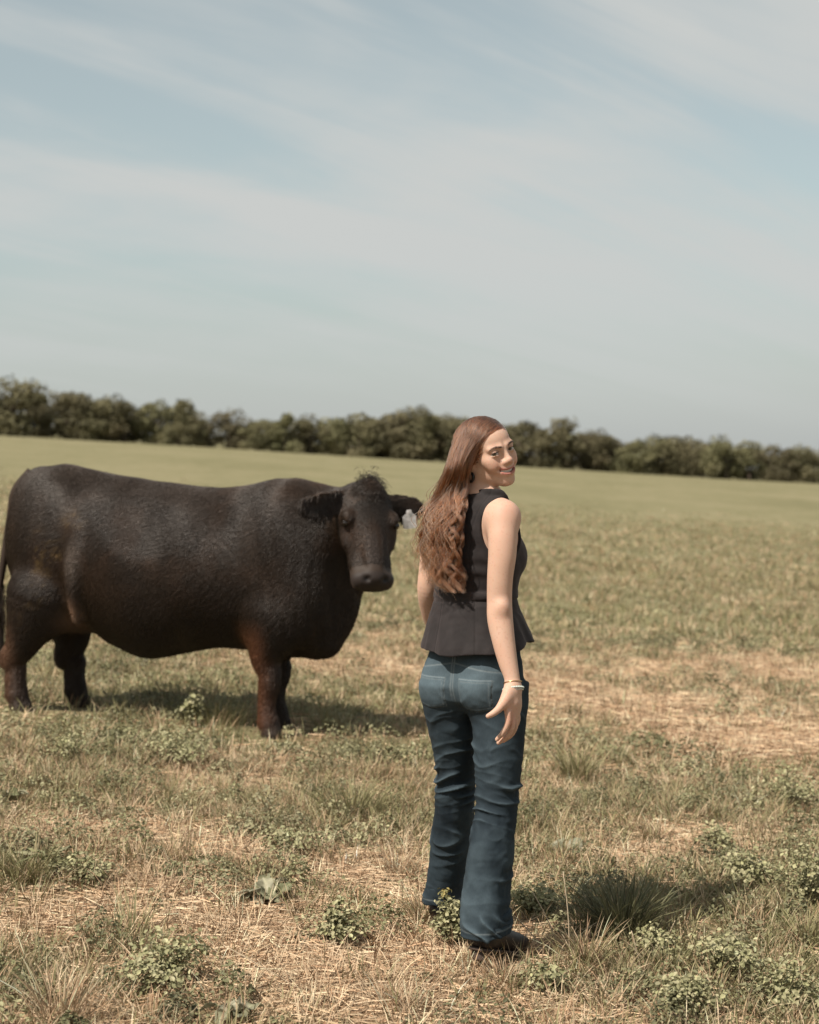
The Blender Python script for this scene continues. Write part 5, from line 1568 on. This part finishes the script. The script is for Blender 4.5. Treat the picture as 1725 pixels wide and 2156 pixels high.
    ico = np.array([(0, 0, 1), (.894, 0, .447), (.276, .851, .447), (-.724, .526, .447), (-.724, -.526, .447), (.276, -.851, .447), (.724, .526, -.447), (-.276, .851, -.447), (-.894, 0, -.447), (-.276, -.851, -.447), (.724, -.526, -.447), (0, 0, -1)])
    icf = np.array([(0, 1, 2), (0, 2, 3), (0, 3, 4), (0, 4, 5), (0, 5, 1), (1, 6, 2), (2, 7, 3), (3, 8, 4), (4, 9, 5), (5, 10, 1), (2, 6, 7), (3, 7, 8), (4, 8, 9), (5, 9, 10), (1, 10, 6), (6, 11, 7), (7, 11, 8), (8, 11, 9), (9, 11, 10), (10, 11, 6)])
    b0 = None
    for k, c in enumerate(br_pts):
        if b0 is None:
            b0 = mk_mesh('bead', ico * .0038, icf, bead.m, True, None, br_e); b0.location = c - WO
        else:
            o = b0.copy(); COL.objects.link(o); o.location = c - WO; o.parent = br_e
    v, f = tube(ring(at(1081, 1455, 5.126), 0.0295, .06), .0020, 6, False)
    mk_mesh('bangle', v, f, silver.m, True, None, woman, WO)
    blackm = Mat('earring_black', 0.4, 0.5); blackm.set('Base Color', (.010, .010, .010, 1))
    lobe = from_head((.076, -.004, -.044))
    th = np.linspace(0, 2 * np.pi, 25)
    er = lobe + np.array([0, 0, -.017]) + .013 * (np.cos(th)[:, None] * fY + np.sin(th)[:, None] * np.array([0, 0, 1.0]))
    v, f = tube(er, .0042, 8, False)
    mk_mesh('earring', v, f, blackm.m, True, None, woman, WO)
# ---- her hair: parted in the middle, tucked behind the ear, long loose waves down the back
if want('woman'):
    rs = np.random.default_rng(23)
    hmat = Mat('long_hair')
    hb = hmat.new('ShaderNodeBsdfHairPrincipled'); hb.parametrization = 'COLOR'
    hmat.link(hmat.attr(), hb.inputs['Color'])
    hb.inputs['Roughness'].default_value = .36; hb.inputs['Radial Roughness'].default_value = .38
    hmat.link(hb.outputs[0], hmat.n['Material Output'].inputs['Surface'])
    Cc, Cr = np.array([0, -.014, .027]), np.array([.0745, .0985, .0820])
    def scalp_ok(q):
        lim = interp(q[:, 2], [-.06, -.03, .0, .03, .055, .075, .095, .11], [-.055, -.040, -.024, .010, .044, .074, .09, .09])
        lim = lim - .12 * np.maximum(np.abs(q[:, 0]) - .05, 0)
        return (q[:, 1] < lim) & (q[:, 2] > -.055)
    u = rs.normal(size=(60000, 3)); u /= np.linalg.norm(u, axis=1)[:, None]
    q = Cc + u * Cr
    q = q[scalp_ok(q) & ~((np.abs(q[:, 0]) < .0028) & (q[:, 2] > .05) & (q[:, 1] > -.02))][:9500]
    NS = len(q)
    root = from_head(q)
    # which part of the hanging mass each lock belongs to
    rpx = root[:, 0] / root[:, 1] * FPX + PX0
    rpy = PY0 - (root[:, 2] - CAM_H) / root[:, 1] * FPX
    side = q[:, 0]                                     # + her right, towards the camera
    a0 = np.clip((rpx - 950) / 95, 0, 1)
    a0 = np.where(side > 0, .25 + .75 * a0, .05 + .6 * a0)
    NC = 76
    ca = rs.random(NC); cb = rs.random(NC)
    a_s = np.clip(a0 + .16 * rs.normal(size=NS), 0, 1)
    b_s = np.clip(np.where(side > 0, .30, .75) + .22 * rs.normal(size=NS), 0, 1)      # 0 outermost .. 1 against the back
    cl_ = np.argmin((a_s[:, None] - ca) ** 2 + .35 * (b_s[:, None] - cb) ** 2 + .01 * rs.random((NS, NC)), 1)
    lev = np.array([985, 1015, 1050, 1085, 1120, 1160, 1200, 1240, 1270.])
    Lx = np.array([940, 932, 917, 902, 892, 887, 893, 916, 930.]); Rx = np.array([990, 985, 980, 975, 970, 968, 970, 974, 972.])
    # depth of the back under the hair
    def back_depth(px, py):
        d = np.linspace(5.10, 5.60, 126)
        P = np.stack([(px - PX0) / FPX * d, d, CAM_H - (py - PY0) / FPX * d], 1)
        s = np.minimum(body_f(P.astype(np.float32)), vest_f(P.astype(np.float32)))
        k = np.argmax(s < .004)
        return d[k] if (s < .004).any() else np.nan
    bd = np.array([[back_depth(Lx[i] + (Rx[i] - Lx[i]) * t, lev[i]) for t in np.linspace(0, 1, 7)] for i in range(len(lev))])
    for r_ in bd:
        ok = ~np.isnan(r_)
        r_[~ok] = np.interp(np.flatnonzero(~ok), np.flatnonzero(ok), r_[ok]) if ok.any() else 5.34
    bd = (bd + np.roll(bd, 1, 1) * 0 + 0)
    bd[0] = np.minimum(bd[0], 5.36); bd[1] = np.minimum(bd[1], 5.355)
    def mass(a, b, li):
        """point of the hanging hair: a across, b in depth, li = index of level (may be fractional)"""
        L_ = np.interp(li, range(len(lev)), Lx); R_ = np.interp(li, range(len(lev)), Rx); Y_ = np.interp(li, range(len(lev)), lev)
        px = L_ + (R_ - L_) * a
        i0 = np.clip(np.floor(li).astype(int), 0, len(lev) - 2); fi = li - i0
        ja = a * 6; j0 = np.clip(np.floor(ja).astype(int), 0, 5); fj = ja - j0
        D = (bd[i0, j0] * (1 - fi) + bd[i0 + 1, j0] * fi) * (1 - fj) + (bd[i0, j0 + 1] * (1 - fi) + bd[i0 + 1, j0 + 1] * fi) * fj
        thick = np.interp(li, [0, 2, 5, 8], [.05, .055, .055, .04]) * (1 - .75 * (2 * a - 1) ** 2 * .6)
        D = D - .006 - thick * (1 - b)
        return np.stack([(px - PX0) / FPX * D, D, CAM_H - (Y_ - PY0) / FPX * D], -1)
    a_c = a_s * .20 + ca[cl_] * .80; b_c = b_s * .25 + cb[cl_] * .75
    end_l = np.interp(a_c, [0, .2, .5, 1], [5.3, 5.9, 6.5, 6.5]) + .35 * rs.normal(size=NS) + .30 * rs.normal(size=NC)[cl_]
    end_l = np.clip(end_l, 4.0, 7.2)
    M1, M2 = 12, 30
    T0 = mass(a_s, b_s, np.zeros(NS))
    pts = np.zeros((NS, M1 + M2, 3))
    tt = np.linspace(0, 1, M1, endpoint=False)
    lift = 1.03 + .09 * (1 - b_s) * rs.random(NS) + .03 * rs.random(NS) + .03 * rs.random(NC)[cl_]
    for k, t in enumerate(tt):
        P = root * (1 - t) + T0 * t
        P = P + np.array([0, 0, 1]) * (.018 * math.sin(math.pi * t))
        hq = (P - HC) @ HM.T - Cc
        rr_ = np.linalg.norm(hq / Cr, axis=1)
        want_r = np.where(t < .85, 1.01 + (lift - 1.01) * min(t * 4, 1), 1.0)
        sc = np.maximum(want_r / rr_, 1.0)
        pts[:, k] = from_head(Cc + hq * sc[:, None])
    ph = rs.random(NC) * 6.28; ph2 = rs.random(NC) * 6.28; fr_c = 3.4 + 1.5 * rs.random(NC); am = .6 + .8 * rs.random(NC)
    for k in range(M2):
        t = k / (M2 - 1)
        li = end_l * t
        g = sstep(.0, .5, t)
        aa = a_s * (1 - g) + a_c * g; bb_ = b_s * (1 - g) + b_c * g
        P = mass(aa, bb_, li)
        amp = .0205 * sstep(.03, .5, t) * am[cl_]
        w1 = np.sin(li * fr_c[cl_] * .62 * 1.3 + ph[cl_] + .25 * rs.normal(size=NS) * 0); w2 = np.cos(li * fr_c[cl_] * .62 * 1.3 + ph2[cl_])
        P[:, 0] += amp * w1; P[:, 1] += .7 * amp * (w2 - .6)
        pts[:, M1 + k] = P
    # each strand keeps its own small offset and frizz
    off = rs.normal(size=(NS, 1, 3)) * .0028
    tl_ = np.linspace(0, 1, M1 + M2)[None, :, None]
    pts = pts + off * sstep(.02, .35, tl_) * (1 - .35 * tl_)
    frz = rs.random((NS, 1, 3)) * 6.28
    pts = pts + .0020 * sstep(.3, .9, tl_) * np.sin(tl_ * (22 + 8 * rs.random((NS, 1, 1))) + frz)
    # loose flyaways
    fly = rs.random(NS) < .022
    drift = np.stack([-.035 * rs.random(NS) - .006, .02 * rs.normal(size=NS), .012 * rs.normal(size=NS)], 1)
    pts = pts + (fly[:, None] * drift)[:, None, :] * sstep(.15, .7, tl_)
    # smooth the join between the head and the hanging part
    for _ in range(4):
        pts[:, 1:-1] = .25 * pts[:, :-2] + .5 * pts[:, 1:-1] + .25 * pts[:, 2:]
    hcol = np.array([.118, .044, .0205])[None, None] * (.35 + 1.2 * rs.random((NS, 1, 1)) ** 1.5) * (.55 + .9 * rs.random(NC)[cl_][:, None, None])
    hcol = hcol * (1 - .0 * tl_) * np.array([1, 1, 1]) + tl_ * np.array([.030, .009, .003])
    rad = np.interp(np.linspace(0, 1, M1 + M2), [0, .1, .8, 1], [.0007, .00075, .00065, .0002])
    mk_curves('hair', pts, rad, hmat.m, hcol * np.ones((NS, M1 + M2, 3)), woman, WO)
